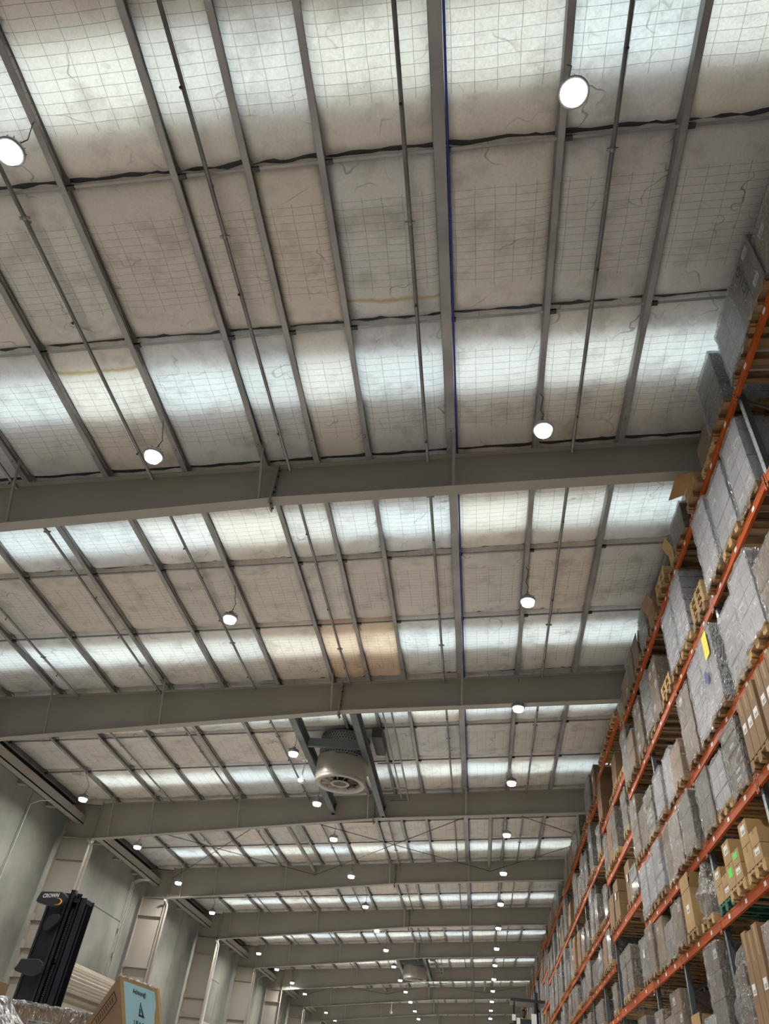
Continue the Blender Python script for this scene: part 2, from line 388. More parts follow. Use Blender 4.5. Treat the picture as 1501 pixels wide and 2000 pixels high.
def cellM(c):
    F, a, b, x0, x1 = c
    wide = x1 - x0 > 1.3; lng = b - a > 2.8
    base = (1.62 if wide else 1.03, 3.07 if lng else 2.64)
    sx = ((x1 - x0) - .004) / (1.50 if wide else .93); sy = ((b - a) - .045) / (3.02 if lng else 2.57)
    key = ('w' if wide else 'n') + ('l' if lng else 's')
    return BV[key][rng.randrange(len(BV[key]))], roofm((x0 + x1) / 2, a + .02) @ Matrix.Diagonal((sx, sy, 1, 1))
for c in near:
    me, M = cellM(c); o = put(me, 'insulation_batt', ceiling, M)
    t = rng.uniform(-.05, .05); l = rng.uniform(.90, 1.04)
    colr = [l * (1 + t), l, l * (1 - t * 1.3)]
    F, a, b, x0, x1 = c
    if abs(F - 9.64) < .1 and a > 15 and x0 > -4.3 and x1 < -2.1: colr = [1.0, .78, .60]; o['label'] = 'orange-tinted insulation batt'
    if abs(F - 9.64) < .1 and a > 15 and abs(x0 + 5.835) < .1: colr = [1.0, .9, .8]
    alp = 1
    if abs(F - .84) < .1 and a > 6 and abs(x0 + 7.46) < .05: alp = .16; o['label'] = 'insulation batt with a yellow water stain'
    if abs(F - .84) < .1 and 3.5 < a < 5 and abs(x0 + 2.18) < .05: alp = .86; o['label'] = 'insulation batt with a faint yellow stain'
    o.color = (*colr, alp)
bv = []; bf = []; buv = []
for c in cells:
    if c in ns or c[2] > Y1 or c[1] < Y0: continue
    me, M = cellM(c)
    if c[1] > 40 or c[3] > 4.3 or c[1] < 0:   # coarser copy far off: skip every other row
        pass
    off = len(bv); bv += [tuple(M @ v.co) for v in me.vertices]; bf += [[off + i for i in p.vertices] for p in me.polygons]
    ul = me.uv_layers[0].data; vu = {}
    for p in me.polygons:
        for li in p.loop_indices: buv.append(tuple(ul[li].uv))
me = bpy.data.meshes.new('insulation_batt_far'); me.from_pydata(bv, [], bf); ul = me.uv_layers.new(name='UVMap')
ul.data.foreach_set('uv', [q for t in buv for q in t]); me.polygons.foreach_set('use_smooth', [True] * len(me.polygons)); me.materials.append(MT['ins'])
o = put(me, 'insulation_blanket', ceiling); o['kind'] = 'stuff'; o['label'] = 'puffed insulation far down the roof'

# ---- purlins ---------------------------------------------------------------
for i, x in enumerate(PX[:-1]):
    p = MB(); wd = .17 if abs(x + .58) < .01 else .095
    M = roofm(x, 0)
    p.box((-wd / 2, Y0, 0), (wd / 2, Y1, .006), 'galv', M)
    p.box((-wd / 2, Y0, 0), (-wd / 2 + .006, Y1, .22), 'galv', M)
    p.box((wd / 2 - .005, Y0, 0), (wd / 2, Y1, .022), 'galv', M)
    p.box((-wd / 2, Y0, .22), (wd / 2, Y1, .226), 'galv', M)
    for F in FY:      # laps over the rafters
        p.box((-wd / 2 - .006, F - .75, -.006), (wd / 2 + .004, F + .75, -.001), 'galv', M)
        for q in (-.7, .7):
            p.lathe([(.0001, -.016), (.012, -.016), (.012, -.004)], 'dark', 6, M @ Matrix.Translation((0, F + q, 0)))
    p.build('purlin', ceiling)
# blue cable beside the wide purlin
cb = MB(); M = roofm(-.47, 0)
cb.tube([M @ Vector((0, yy, .02)) for yy in range(int(Y0), int(Y1), 6)], .017, 'blue', 6)
cable = cb.build('cable'); tag(cable, 'long blue cable clipped beside the widest roof purlin', 'cable')
# bridging rows
for F in FY[:-1]:
    for off in (3.095, 5.737):
        if not (Y0 < F + off < Y1): continue
        b = MB()
        for i in range(len(PX) - 1):
            x0, x1 = PX[i] + .04, PX[i + 1] - .05
            M = roofm((x0 + x1) / 2, F + off); hw = (x1 - x0) / 2
            b.box((-hw, -.022, .045), (hw, .022, .05), 'galv', M); b.box((-hw, .018, .045), (hw, .022, .10), 'galv', M)
            b.box((-hw, -.028, .02), (-hw + .11, .036, .075), 'dark', M); b.box((-hw - .05, -.09, .262), (hw + .05, .09, .266), 'deck', M)  # last box: dark strip added above the bar to block daylight leaking past batt ends
        b.build('bridging_bar', ceiling)

# ---- floor, walls -----------------------------------------------------------
struct('floor', MB().box((XL - .3, Y0, -.2), (XR + .3, Y1, 0), 'floor'))
struct('wall_right', MB().box((XR, Y0, 0), (XR + .2, Y1, 13), 'conc'))
struct('wall_back', MB().box((XL - .3, Y0 - .2, 0), (XR + .3, Y0, 13), 'conc'))
struct('wall_front', MB().box((XL - .3, Y1, 0), (XR + .3, Y1 + .2, 13), 'conc'))
wl = struct('wall_left', MB().box((XL - .32, Y0, 0), (XL - .22, Y1, 10.6), 'dark'))
joints = [Y0, -4, 3.4, 8.6, 12.2, 17.3, 20.9, 24.54, 29.85, 35.06, 38.3, 42.3, 46.0, 51.2, 55.8, 59.9, 63.6, 68.8, 73.4, 77.5, 81.2, 86.4, 91, 95.1, 98.8, 104, 110, Y1]
DOORS = [(29.85, 35.06), (46.0, 51.2), (63.6, 68.8), (81.2, 86.4)]
for a, b in zip(joints[:-1], joints[1:]):
    g = .014
    if (a, b) in DOORS:
        MB().box((XL - .2, a + g, 7.68), (XL, b - g, 9.9), 'conc').build('concrete_panel', wl)
        MB().box((XL - .2, a + g, 5.1), (XL, b - g, 7.652), 'conc').build('concrete_panel', wl)
    else:
        MB().box((XL - .2, a + g, 0), (XL, b - g, 9.9), 'conc').build('concrete_panel', wl)
# roller doors
for di, (a, b) in enumerate(DOORS):
    d = MB(); n = 132
    cy = XL + .50; cz = 4.98; prof = []
    for t in range(n + 1):
        an = 2 * math.pi * t / n; r = .40 + .028 * math.cos(22 * an); prof.append((cy + r * math.cos(an), cz + r * math.sin(an)))
    vs = [(x, a + .1, z) for x, z in prof] + [(x, b + .45, z) for x, z in prof]; k = len(prof)
    d.add(vs, [(i, i + 1, k + i + 1, k + i) for i in range(k - 1)] + [tuple(range(k - 1)), tuple(range(k, 2 * k - 1))[::-1]], 'shut')
    door = d.build('door_%d' % (di + 1)); door['kind'] = 'structure'
    c = MB(); npr = []
    for t in range(160): npr.append((XL + .09 + .02 * math.cos(t * math.pi / 4), 5.0 - t * .0315))
    vs = [(x, a + .15, z) for x, z in npr] + [(x, b - .1, z) for x, z in npr]; k = len(npr)
    c.add(vs, [(i, i + 1, k + i + 1, k + i) for i in range(k - 1)], 'shut', smooth=True); c.build('curtain', door)
    MB().tube([(XL + .46, a + .1, 5.42), (XL + .46, b + .45, 5.42)], .06, 'shut', 10).build('top_bar', door)
    mt_ = MB().box((XL + .2, b + .46, 4.75), (XL + .7, b + .56, 5.25), 'dark'); mt_.tube([(XL + .5, b + .6, 5.0), (XL + .55, b + .62, 4.6), (XL + .5, b + .6, 4.2)], .03, 'whitep', 6)
    mt_.build('motor_bracket', door)
# eave beam and its brackets
ev = MB()
ev.box((-15.55, Y0, 9.50), (-15.20, Y1, 9.53), 'paint'); ev.box((-15.55, Y0, 9.50), (-15.52, Y1, 9.80), 'paint'); ev.box((-15.23, Y0, 9.50), (-15.20, Y1, 9.80), 'paint')
eave = struct('trim_1', ev)
for q in range(40):
    yy = 1.4 + q * 2.2
    if min(abs(yy - F) for F in FY) < .5: continue
    MB().box((XL + .0, yy, 9.58), (-15.552, yy + .22, 9.60), 'paint').build('bracket', eave)
top = MB().box((XL - .2, Y0, 9.92), (XL - .1, Y1, 10.9), 'dark'); struct('dark_gap_sheet', top)  # dark sheet added to stand in for the shaded gap between wall and roof
# thin conduits on the wall
for yy, lab in ((24.62, 'pale conduit running down the wall beside the nearest visible panel joint'), (34.75, 'three thin conduits with switch boxes beside the roller shutter'), (60.2, 'pale conduit running down the far wall')):
    c = MB(); nn = 3 if yy == 34.75 else 1
    for q in range(nn):
        y_ = yy + q * .14
        c.tube([(-15.3, y_, 9.47), (-15.7, y_, 9.44), (XL + .045, y_ , 9.3), (XL + .045, y_, 0.1)], .014, 'whitep', 6)
    cc = c.build('wall_conduit'); tag(cc, lab, 'conduit')
    if nn == 3:
        for q, zz in ((0, 7.2), (1, 6.3), (1, 5.35)):
            MB().box((XL + .002, yy + q * .14 - .05, zz), (XL + .09, yy + q * .14 + .05, zz + .18), 'galv').build('switch_box', cc)

# ================================================================== PORTAL FRAMES
def rbot(x): return 8.98 + (x + 14.62) * (1.39 / 10.67) if x < -3.95 else rz(x) - .87 + .0 * x
BOLT = MB().tube([(0, 0, 0), (.036, 0, 0)], .018, 'dark', 6).mesh('bolt')
def frame(F, idx):
    lab = ('beige steel portal frame, %s of those in view from the near end' % ORD[idx]) if idx >= 0 else ('beige steel portal frame just above the camera' if F > 0 else 'beige steel portal frame behind the camera')
    t = thing('portal_frame', lab, 'steel frame', (0, F, 0), group=None)
    tw = .012
    def seg(x0, x1, n):
        b = MB(); xs = [x0 + (x1 - x0) * i / n for i in range(n + 1)]
        for a, c in zip(xs[:-1], xs[1:]):
            b.hexa([(a, -tw / 2, rbot(a) + .018), (c, -tw / 2, rbot(c) + .018), (c, tw / 2, rbot(c) + .018), (a, tw / 2, rbot(a) + .018), (a, -tw / 2, rz(a) - .018), (c, -tw / 2, rz(c) - .018), (c, tw / 2, rz(c) - .018), (a, tw / 2, rz(a) - .018)], 'paint')
            for z0, hw in ((rbot, .125), (rz, .11)):
                dz = .018 if z0 is rbot else -.018
                za, zc = sorted((0, dz)); b.hexa([(a, -hw, z0(a) + za), (c, -hw, z0(c) + za), (c, hw, z0(c) + za), (a, hw, z0(a) + za), (a, -hw, z0(a) + zc), (c, -hw, z0(c) + zc), (c, hw, z0(c) + zc), (a, hw, z0(a) + zc)], 'paint')
        return b
    seg(-14.62, -3.965, 2).build('rafter', t); seg(-3.935, 10.5, 2).build('rafter', t)
    for x in (-3.965, -3.95):
        s = 0 if x < -3.96 else .002
        MB().box((x + s, -.13, rbot(-3.99) - .14), (x + .0145, .13, rz(x) + .02), 'paint').build('splice_plate', t)
    zb = rbot(-3.99)
    if idx < 6:
        for zz in (-.09, .06, .2, .33, .62, .78):
            for s in (-1, 1): put(BOLT, 'bolt', t, Matrix.Translation((-3.936, s * .07, zb + zz)))
    for x in (-14.07, -12.45, -9.11, -4.225, -.58):
        if x == -14.07 and F < 10: continue
        bx = MB(); zt = rz(x) + .12; zl = rbot(x) + .02
        bx.bar((x + .055, -.66, zt), (x + .055, -.10, zl), .05, .006, 'paint'); bx.bar((x + .078, -.66, zt), (x + .078, -.10, zl), .006, .05, 'paint'); bx.build('fly_brace', t)
    # column
    c = MB(); c.box((-15.8, -.006, 0), (-14.64, .006, rz(-15.2)), 'paint'); 
    c.box((-15.82, -.15, 0), (-15.8, .15, rz(-15.8) - .02), 'paint'); c.box((-14.66, -.14, 0), (-14.64, .14, 8.95), 'paint')
    c.box((-15.8, -.12, rz(-15.8) - .05), (-14.66, .12, rz(-15.8) - .03), 'paint')
    c.build('column', t)
    MB().hexa([(-14.655, -.13, 8.85), (-14.625, -.13, 8.85), (-14.625, .13, 8.85), (-14.655, .13, 8.85), (-14.655, -.13, rz(-14.64) + .03), (-14.625, -.13, rz(-14.6) + .03), (-14.625, .13, rz(-14.6) + .03), (-14.655, .13, rz(-14.64) + .03)], 'paint').build('end_plate', t)
    for zz in (8.97, 8.2, 6.15, 5.3, 4.45, 3.6, 2.7):
        b = MB().box((-15.8, -.13, zz), (-14.66, -.007, zz + .016), 'paint')
        if zz < 6.5: b.box((-15.84, -.16, zz - .02), (-15.70, -.13, zz + .22), 'paint')
        b.build('stiffener', t)
    if idx in (2, 3, 4, 5, 7):
        MB().tube([(-14.50, -.12, .1), (-14.50, -.12, 8.55), (-14.52, -.14, 8.72), (-14.60, -.3, 8.84), (-14.60, -.42, 8.86)], [.05, .05, .05, .04, .04], 'paint' if idx != 4 else 'whitep', 10).build('downpipe', t)
    return t
for fi, F in enumerate(FY):
    if F < Y0 or F > Y1: continue
    frame(F, fi - 2)

# round struts + rod bracing in the braced bays
def bay_brace(F, place):
    for j, x in enumerate((-7.75, .42)):
        s = MB().tube([(x, F + .15, rz(x) - .28), (x, F + 8.65, rz(x) - .28)], .085, 'paint', 14)
        tag(s.build('tube_strut'), 'round beige strut tube in the %s braced roof bay, %s one' % (place, ('left', 'right')[j]), 'strut')
    xs = [-14.6, -7.75, .42, 8.6]
    names = ('left', 'middle', 'right')
    for j in range(3):
        xa, xb = xs[j], xs[j + 1]
        for q, (x0, x1) in enumerate(((xa, xb), (xb, xa))):
            z0, z1 = rz(x0) - .45 - .03 * q, rz(x1) - .45 - .03 * q
            r = MB().tube([(x0, F + .2, z0), (x1, F + 8.6, z1)], .013, 'dark', 6)
            tag(r.build('brace_rod'), 'dark diagonal rod crossing the %s braced roof bay, %s pair, rising %s' % (place, names[j], 'rightwards' if q == 0 else 'leftwards'), 'brace rod')
bay_brace(27.24, 'nearest'); bay_brace(62.44, 'far')

# ================================================================== SPRINKLER PIPES
PIPES = [-11.85, -9.35, -6.52, -3.74, -1.04, 1.70, 4.4]
for i, x in enumerate(PIPES):
    t = thing('sprinkler_pipe', 'grey sprinkler pipe under the insulation, %s from the left wall' % ORD[i], 'pipe', (x, 0, rz(x) - .055))
    t0 = -.0
    MB().tube([(0, Y0 + .1, 0), (0, Y1 - .1, 0)], .031, 'pipe', 10).build('pipe_run', t)
    yy = (-.2, .9, .35, .1, .55, .2, .8)[i] - 6.0
    hd = MB().tube([(0, 0, -.02), (0, 0, -.06)], .012, 'pipe', 6); hd.lathe([(.003, -.10), (.022, -.095), (.022, -.09), (.006, -.06), (.014, -.055)], 'dark', 8)
    hme = hd.mesh('sprinkler_head')
    cp = MB().tube([(0, -.035, 0), (0, .035, 0)], .040, 'pipe', 10); cp.bar((-.075, 0, 0), (.075, 0, 0), .035, .03, 'pipe'); cme = cp.mesh('coupling')
    n = 0
    while yy < 70:
        put(hme, 'sprinkler_head', t, Matrix.Translation((0, yy, 0)))
        if n % 2 == 0: put(cme, 'coupling', t, Matrix.Translation((0, yy - .9 - (i % 3) * .4, 0)))
        if n % 3 == 0:
            MB().bar((0, yy + 1.3, .025), (0, yy + 1.3, .10), .03, .02, 'galv').build('hanger', t)
        yy += 2.9; n += 1

# ================================================================== HIGH-BAY LAMPS
def lamp_proto(dx):
    t = thing('high_bay_lamp', 'x', 'lamp', (0, 0, 0))
    b = MB(); b.lathe([(.0001, .19), (.05, .19), (.06, .13), (.10, .125), (.12, .07), (.165, .06), (.18, .02), (.178, -.004), (.15, -.004)], 'lampb', 20); 
    for q in range(12):
        a = q * math.pi / 6; b.bar((.05 * math.cos(a), .05 * math.sin(a), .10), (.16 * math.cos(a), .16 * math.sin(a), .08), .008, .05, 'lampb')
    b.build('housing', t)
    l = MB(); l.lathe([(.15, -.004), (.13, -.075), (.125, -.075), (.125, -.045)], 'lampside', 16, smooth=False); l.add([(.125 * math.cos(2 * math.pi * q / 12), .125 * math.sin(2 * math.pi * q / 12), -.045) for q in range(12)], [tuple(range(12))], 'lamp')
    l.build('lens', t)
    MB().tube([(0, 0, .19), (0, 0, .24), (.02, 0, .26), (.03, 0, .24)], .008, 'dark', 6).build('hook', t)
    c = MB().tube([(0, 0, .24), (.03, .02, .42), (-.02, .03, .55), (.015 + dx * .5, 0, .70), (.04 + dx, -.02, .84), (dx, 0, .955)], .007, 'black', 6); c.build('cord', t)
    return t

ROWS = [('right', 1.02, [-2.2, 3.06, 8.22, 13.3, 18.45, 23.85, 29.15, 34.35, 39.7, 44.95, 50.4, 55.8, 61.05, 66.3, 71.6, 76.9, 82.2, 87.5, 92.8, 98.1, 103.4]),
        ('middle', -5.72, [-2.2, 3.06, 8.2, 13.38, 20.9, 25.2, 29.1, 34.3, 39.7, 45.1, 50.4, 55.8, 61.1, 66.3, 71.6, 76.9, 82.2, 87.5, 92.8, 98.1, 103.4]),
        ('left', -13.8, [3.0, 8.2, 13.4, 18.6, 24.1, 29.45, 34.75, 40.35, 45.6, 50.9, 56.3, 61.7, 66.9, 72.2, 77.5, 82.8, 88.1, 93.4, 98.7])]
for rn, x, ys in ROWS:
    lp = lamp_proto({'right': 0.0, 'middle': -.115, 'left': -.27}[rn]); first = True
    for i, yy in enumerate(ys):
        M = Matrix.Translation((x, yy, rz(x) - .95))
        if first: o = lp; o.matrix_local = M; first = False
        else: o = copy_tree(lp, M)
        if yy > 68: o['label'] = 'tiny far glowing high-bay lamp, %s lamp row, %s from the near end' % (rn, ORD[i if rn == 'left' else i - 1]); o['group'] = 'high-bay lamps'
        elif yy < 0: o['label'] = 'high-bay lamp behind the camera, %s lamp row' % rn; o['group'] = 'high-bay lamps'
        else:
            o['label'] = 'glowing high-bay lamp on a cord, %s lamp row, %s from the near end' % (rn, ORD[i if rn == 'left' else i - 1]); o['group'] = 'high-bay lamps'

# ================================================================== BIG CEILING FANS
def fan_unit(F, where):
    # slate support beams between two frames
    sb = thing('fan_support_beams', 'dark slate steel beams carrying the %s round fan between two roof frames' % where, 'steel beam', (0, F, 0))
    zb = rz(-4.2) - .82
    for x in (-5.45, -3.58):
        b = MB(); b.box((x - .10, .14, zb), (x + .10, 8.66, zb + .02), 'slate'); b.box((x - .10, .14, zb + .36), (x + .10, 8.66, zb + .38), 'slate'); b.box((x - .012, .14, zb + .02), (x + .012, 8.66, zb + .36), 'slate')
        b.build('beam', sb)
        MB().box((x - .05, 8.5, zb - .0), (x + .05, 8.66, zb + .4), 'black').build('hanger', sb)
    for y_ in (2.62, 4.75):
        b = MB(); b.box((-5.34, y_ - .06, zb + .04), (-3.69, y_ + .06, zb + .055), 'slate'); b.box((-5.34, y_ - .06, zb + .055), (-3.69, y_ - .045, zb + .30), 'slate'); b.build('cross_beam', sb)
    yc = 3.68; R_ = .82; zt = zb + .75; z0 = zb - .68
    t = thing('ceiling_fan', 'big round grey ceiling fan with perforated upper cage, %s one' % where, 'fan', (-4.38, F + yc, 0))
    b = MB(); b.lathe([(R_ * .97, z0 + .06), (R_, z0 + .12), (R_, z0 + .74)], 'fan', 48); b.lathe([(R_ - .02, z0 + .74), (R_ - .02, z0 + .1)], 'dark', 48); b.build('shroud', t)
    b = MB(); b.lathe([(R_ * .97, z0 + .06), (R_ * .98, z0), (R_ * .93, z0 - .03), (R_ * .76, z0 + .0), (R_ * .72, z0 + .12)], 'fan', 48); b.build('inlet_ring', t)
    # perforated cage: hexagon lattice as real openings (strips between honeycomb cells)
    b = MB(); nc = 52; ch = .085; rows = 8; zc = z0 + .74
    for r in range(rows):
        for q in range(nc):
            a0 = 2 * math.pi * (q + (.5 if r % 2 else 0)) / nc; zz = zc + (r + .5) * ch
            da = math.pi / nc; inn = []; outr = []
            for s in range(6):
                an = math.pi / 6 + s * math.pi / 3
                for lst, k in ((inn, .66), (outr, 1.16)):
                    aa = a0 + math.cos(an) * da * k * 1.0; lst.append(((R_ - .03) * math.cos(aa), (R_ - .03) * math.sin(aa), zz + math.sin(an) * ch * .5 * k))
            b.add(outr + inn, [(s, (s + 1) % 6, 6 + (s + 1) % 6, 6 + s) for s in range(6)], 'galv')
    o = b.build('perforated_cage', t); 
    MB().lathe([(R_ - .20, zc + .72), (R_ - .2, zc), (R_ - .03, zc)], 'dark', 32).build('inner_drum', t)
    MB().lathe([(.001, zc + .72), (R_ - .02, zc + .72), (R_ - .02, zc + .68)], 'slate', 32).build('cage_lid', t)
    b = MB(); b.lathe([(.30, z0 + .0), (.30, z0 + .03), (.20, z0 + .04), (.19, z0 + .01), (.30, z0)], 'fan', 28); b.lathe([(.001, z0 + .02), (.2, z0 + .02)], 'dark', 28); b.build('hub', t)
    for q in range(11):
        a = 2 * math.pi * q / 11; v = MB(); n = 5; vs = []
        for i in range(n + 1):
            r = .29 + (R_ * .73 - .29) * i / n; ao = a + .12 * i / n
            for dz, da in ((0.02, 0), (.03, .02), (.22, .30), (.21, .28)): vs.append((r * math.cos(ao + da), r * math.sin(ao + da), z0 + dz))
        fs = []
        for i in range(n):
            for k in range(4): fs.append((i * 4 + k, i * 4 + (k + 1) % 4, (i + 1) * 4 + (k + 1) % 4, (i + 1) * 4 + k))
        v.add(vs, fs, 'fan', smooth=True); v.build('vane', t)
    MB().lathe([(.001, z0 + .35), (R_ - .03, z0 + .35)], 'black', 32).build('rotor_disc', t)
    # lettering wrapped round the cage foot
    me = text_mesh('FUSION MODULAR', .085, 'black', .002, .0015, 'LEFT')
    for v in me.vertices:
        a = R(-98) + v.co.x / R_ ; rr = R_ + .004 + v.co.z
        v.co = Vector((rr * math.cos(a), rr * math.sin(a), zc - .055 + v.co.y))
    put(me, 'lettering', t)
    # ducts and pipes at the right
    g = thing('fan_pipework', 'grey pipe loops on the right side of the %s round fan' % where, 'pipe', (0, F, 0))
    zp = zb + .40
    MB().tube([(-4.3, .9, zp + .02), (-2.60, .9, zp + .1), (-2.62, 8.2, zp + .1), (-3.3, 8.2, zp + .08)], .03, 'pipe', 8).build('pipe_loop', g)
    MB().tube([(-2.85, .35, zp + .06), (-2.85, 7.9, zp + .06)], .025, 'galv', 8).build('pipe_run', g)
    for y_ in (4.7, 6.9): MB().tube([(-3.4, y_, zp + .05), (-2.62, y_, zp + .1)], .022, 'pipe', 8).build('branch_pipe', g)
    MB().box((-3.42, 2.9, zp + .16), (-3.1, 4.3, zp + .48), 'dark').build('duct_box', g)
fan_unit(18.44, 'nearest'); fan_unit(53.64, 'far')

# white stalk sensors hanging beside the fans
for (p, M_, lab) in (((-5.605, 21.98, 9.70), 1.0, 'white stalk-mounted dome sensor hanging left of the nearest fan'), ((-7.25, 71.13, 9.215), 1.0, 'thin stalk sensor hanging below a distant roof frame')):
    t = thing('stalk_sensor', lab, 'sensor', p)
    b = MB(); b.lathe([(.001, -.07), (.07, -.065), (.11, -.02), (.12, .01), (.12, .05), (.06, .085), (.03, .11), (.022, .2)], 'whitep', 20); b.build('dome', t)
    MB().lathe([(.1215, .012), (.1215, .032)], 'dark', 20).build('dark_band', t)
    MB().tube([(0, 0, .18), (.02, .03, .70)], [.03, .018], 'whitep', 8).build('stalk', t)
    b = MB().box((-.07, -.02, .68), (.09, .13, .735), 'whitep'); b.build('mount', t)

# ================================================================== PALLET RACKS
RX = 3.763; DEP = 1.08
U = [-1.6, 1.35, 4.28, 7.2, 10.1, 13.0, 15.9, 18.7, 23.42]
while U[-1] < 46: U.append(U[-1] + 2.875)
U.append(U[-1] + 4.7)
while U[-1] < 95: U.append(U[-1] + 2.875)
WIDE = {i for i in range(len(U) - 1) if U[i + 1] - U[i] > 4}
LEV = [10.30, 8.55, 6.83, 5.65, 4.54, 2.70]
WLEV = [10.75, 9.22, 7.75, 6.30, 4.56, 2.70]
def levels(i): return WLEV if i in WIDE else LEV
print('uprights', len(U))
LBL = MB().box((-.0055, -.05, -.03), (-.0035, .05, .03), 'label').mesh('location_label')
def build_rack(x0, face, lab, full=True, nmax=999):
    t = thing('pallet_rack', lab, 'rack', (x0, 0, 0))
    for i, u in enumerate(U[:nmax]):
        h = 10.75 if (i not in WIDE and (i - 1) not in WIDE) else 11.1
        for xx, nm in ((0, 'front_upright'), (DEP - .08, 'rear_upright')):
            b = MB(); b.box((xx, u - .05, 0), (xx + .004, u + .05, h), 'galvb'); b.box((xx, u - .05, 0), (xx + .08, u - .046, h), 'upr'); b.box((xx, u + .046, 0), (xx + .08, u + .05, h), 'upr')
            if full and u < 30:      # rows of key-holes in the face
                for z in [q * .1 for q in range(22, int(h * 10))]:
                    for s in (-.028, .022): b.add([(xx - .001, u + s, z), (xx - .001, u + s + .010, z), (xx - .001, u + s + .008, z + .035), (xx - .001, u + s + .002, z + .035)], [(0, 3, 2, 1)], 'black')
            b.build('upright', t)
        if full or i % 1 == 0:
            b = MB(); z = .3; s = 0
            while z < h - 1.0:
                a, c = ((.05, z), (DEP - .05, z + .62)) if s % 2 == 0 else ((DEP - .05, z), (.05, z + .62))
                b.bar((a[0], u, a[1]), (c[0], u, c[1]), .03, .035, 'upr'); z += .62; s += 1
            b.build('frame_brace', t)
    far = MB()
    for i in range(min(len(U) - 1, nmax - 1)):
        for li, z in enumerate(levels(i)):
            for xx in (-.045, DEP):
                a, c = U[i] + .05, U[i + 1] - .05
                b = far if (i > 20 or xx > 0 and i > 10) else MB()
                hh = .065 if (i not in WIDE) else .08
                b.box((xx, a, z - hh), (xx + .045, c, z + hh), 'orange')
                b.box((xx - .003 if xx < 0 else xx, a, z + hh - .03), (xx + .045, c, z + hh), 'orange')
                if u and i < 16:
                    for yy in (a, c):
                        s = 1 if yy == a else -1
                        lo, hi = sorted((yy - s * .062, yy + s * .006)); b.box((xx - .006, lo, z - .13), (xx - .001 if xx < 0 else xx + .05, hi, z + .12), 'orange')
                        for q in (-.1, -.03, .05): b.tube([(xx - .004, yy - s * .025, z + q), (xx - .012, yy - s * .025, z + q)], .008, 'galvb', 6)
                if b is not far: 
                    ob = b.build('beam', t)
                    if xx < 0 and i < 10 and full:
                        for q in (.18, .5, .82): put(LBL, 'location_label', ob, Matrix.Translation((xx, a + (c - a) * q, z)))
    if far.v: o = far.build('far_beam', t); o['kind'] = 'stuff'
    return t
build_rack(RX, 1, 'tall orange and grey pallet rack facing the aisle, full of pallets')
build_rack(RX + DEP + .35, 1, 'second pallet rack standing back to back behind the aisle rack', False, 24)

# ---- pallets -----------------------------------------------------------------
# local: x depth 0..1.2 into the rack, y centred +-.4, z 0..144
def pallet_parts(wood='wood', w=.8):
    P = []
    for yy in (-.35, 0, .35): P.append(('bottom_board', (0, yy * w / .8 - .05, 0), (1.2, yy * w / .8 + .05, .022), wood))
    for xx in (0, .53, 1.055):
        for yy in (-.4, -.07, .255):
            yq = yy * w / .8; P.append(('block', (xx, yq + .002, .022), (xx + .145, yq + .143, .1), wood))
    for xx in (0, .53, 1.055): P.append(('stringer_board', (xx, -w / 2, .1), (xx + .145, w / 2, .122), wood))
    for k in range(5):
        yy = -w / 2 + .06 + k * (w - .12) / 4; hw = .068 if k % 2 == 0 else .048; P.append(('top_board', (0, max(-w / 2, yy - hw), .122), (1.2, min(w / 2, yy + hw), .144), wood))
    return P
def pallet_detailed(wood):
    t = thing('pallet', 'x', 'pallet')
    for nm, a, b, k in pallet_parts(wood): MB().box(a, b, k).build(nm, t)
    return t
def pallet_simple(wood):
    m_ = MB()
    for nm, a, b, k in pallet_parts(wood): m_.box(a, b, k)
    return m_.mesh('pallet')
PD = {k: pallet_detailed(k) for k in ('wood', 'wood2', 'woodg')}
PS = {k: pallet_simple(k) for k in ('wood', 'wood2')}
used = set()
# ---- loads -------------------------------------------------------------------
def film_shell(w, d, h, seed, z0=-.10, mat_='film', open_top=True, amp=.018):
    """crumpled stretch film round a load: x 0..d, y +-w/2"""
    rg = random.Random(seed); ph = Vector((rg.random() * 50, rg.random() * 50, rg.random() * 50))
    per = [(-.012, -w / 2 - .012), (d + .012, -w / 2 - .012), (d + .012, w / 2 + .012), (-.012, w / 2 + .012)]
    ring = []
    for q in range(4):
        a, b = per[q], per[(q + 1) % 4]; n = 13
        for i in range(n): ring.append((a[0] + (b[0] - a[0]) * i / n, a[1] + (b[1] - a[1]) * i / n))
    nz = max(6, int((h - z0) / .045)); vs = []; N = len(ring)
    for j in range(nz + 1):
        z = z0 + (h + .015 - z0) * j / nz
        for (x, y) in ring:
            cx, cy = d / 2, 0; dx, dy = x - cx, y - cy; l = math.hypot(dx, dy)
            zd = z + (x + y) * .55; k = noise.noise(Vector((x * 2.5, y * 2.5, zd * 7)) + ph) * amp + abs(noise.noise(Vector((x * 6, y * 6, zd * 19)) + ph)) * amp * 1.3
            if j == 0: k += abs(noise.noise(Vector((x * 9, y * 9, 3)) + ph)) * .05; 
            zz = z + (noise.noise(Vector((x * 8, y * 8, 7)) + ph) * .07 if j == 0 else 0)
            vs.append((x + dx / l * (k + .004), y + dy / l * (k + .004), zz))
    fs = [(j * N + i, j * N + (i + 1) % N, (j + 1) * N + (i + 1) % N, (j + 1) * N + i) for j in range(nz) for i in range(N)]
    b = MB(); b.add(vs, fs, mat_, smooth=False)
    # folded strip over the top edge
    o = nz * N; vs2 = [vs[o + i] for i in range(N)] + [(d / 2 + (vs[o + i][0] - d / 2) * .86, vs[o + i][1] * .86, vs[o + i][2] + rg.uniform(-.004, .012)) for i in range(N)]
    b.add(vs2, [(i, (i + 1) % N, N + (i + 1) % N, N + i) for i in range(N)], mat_, smooth=True)
    return b
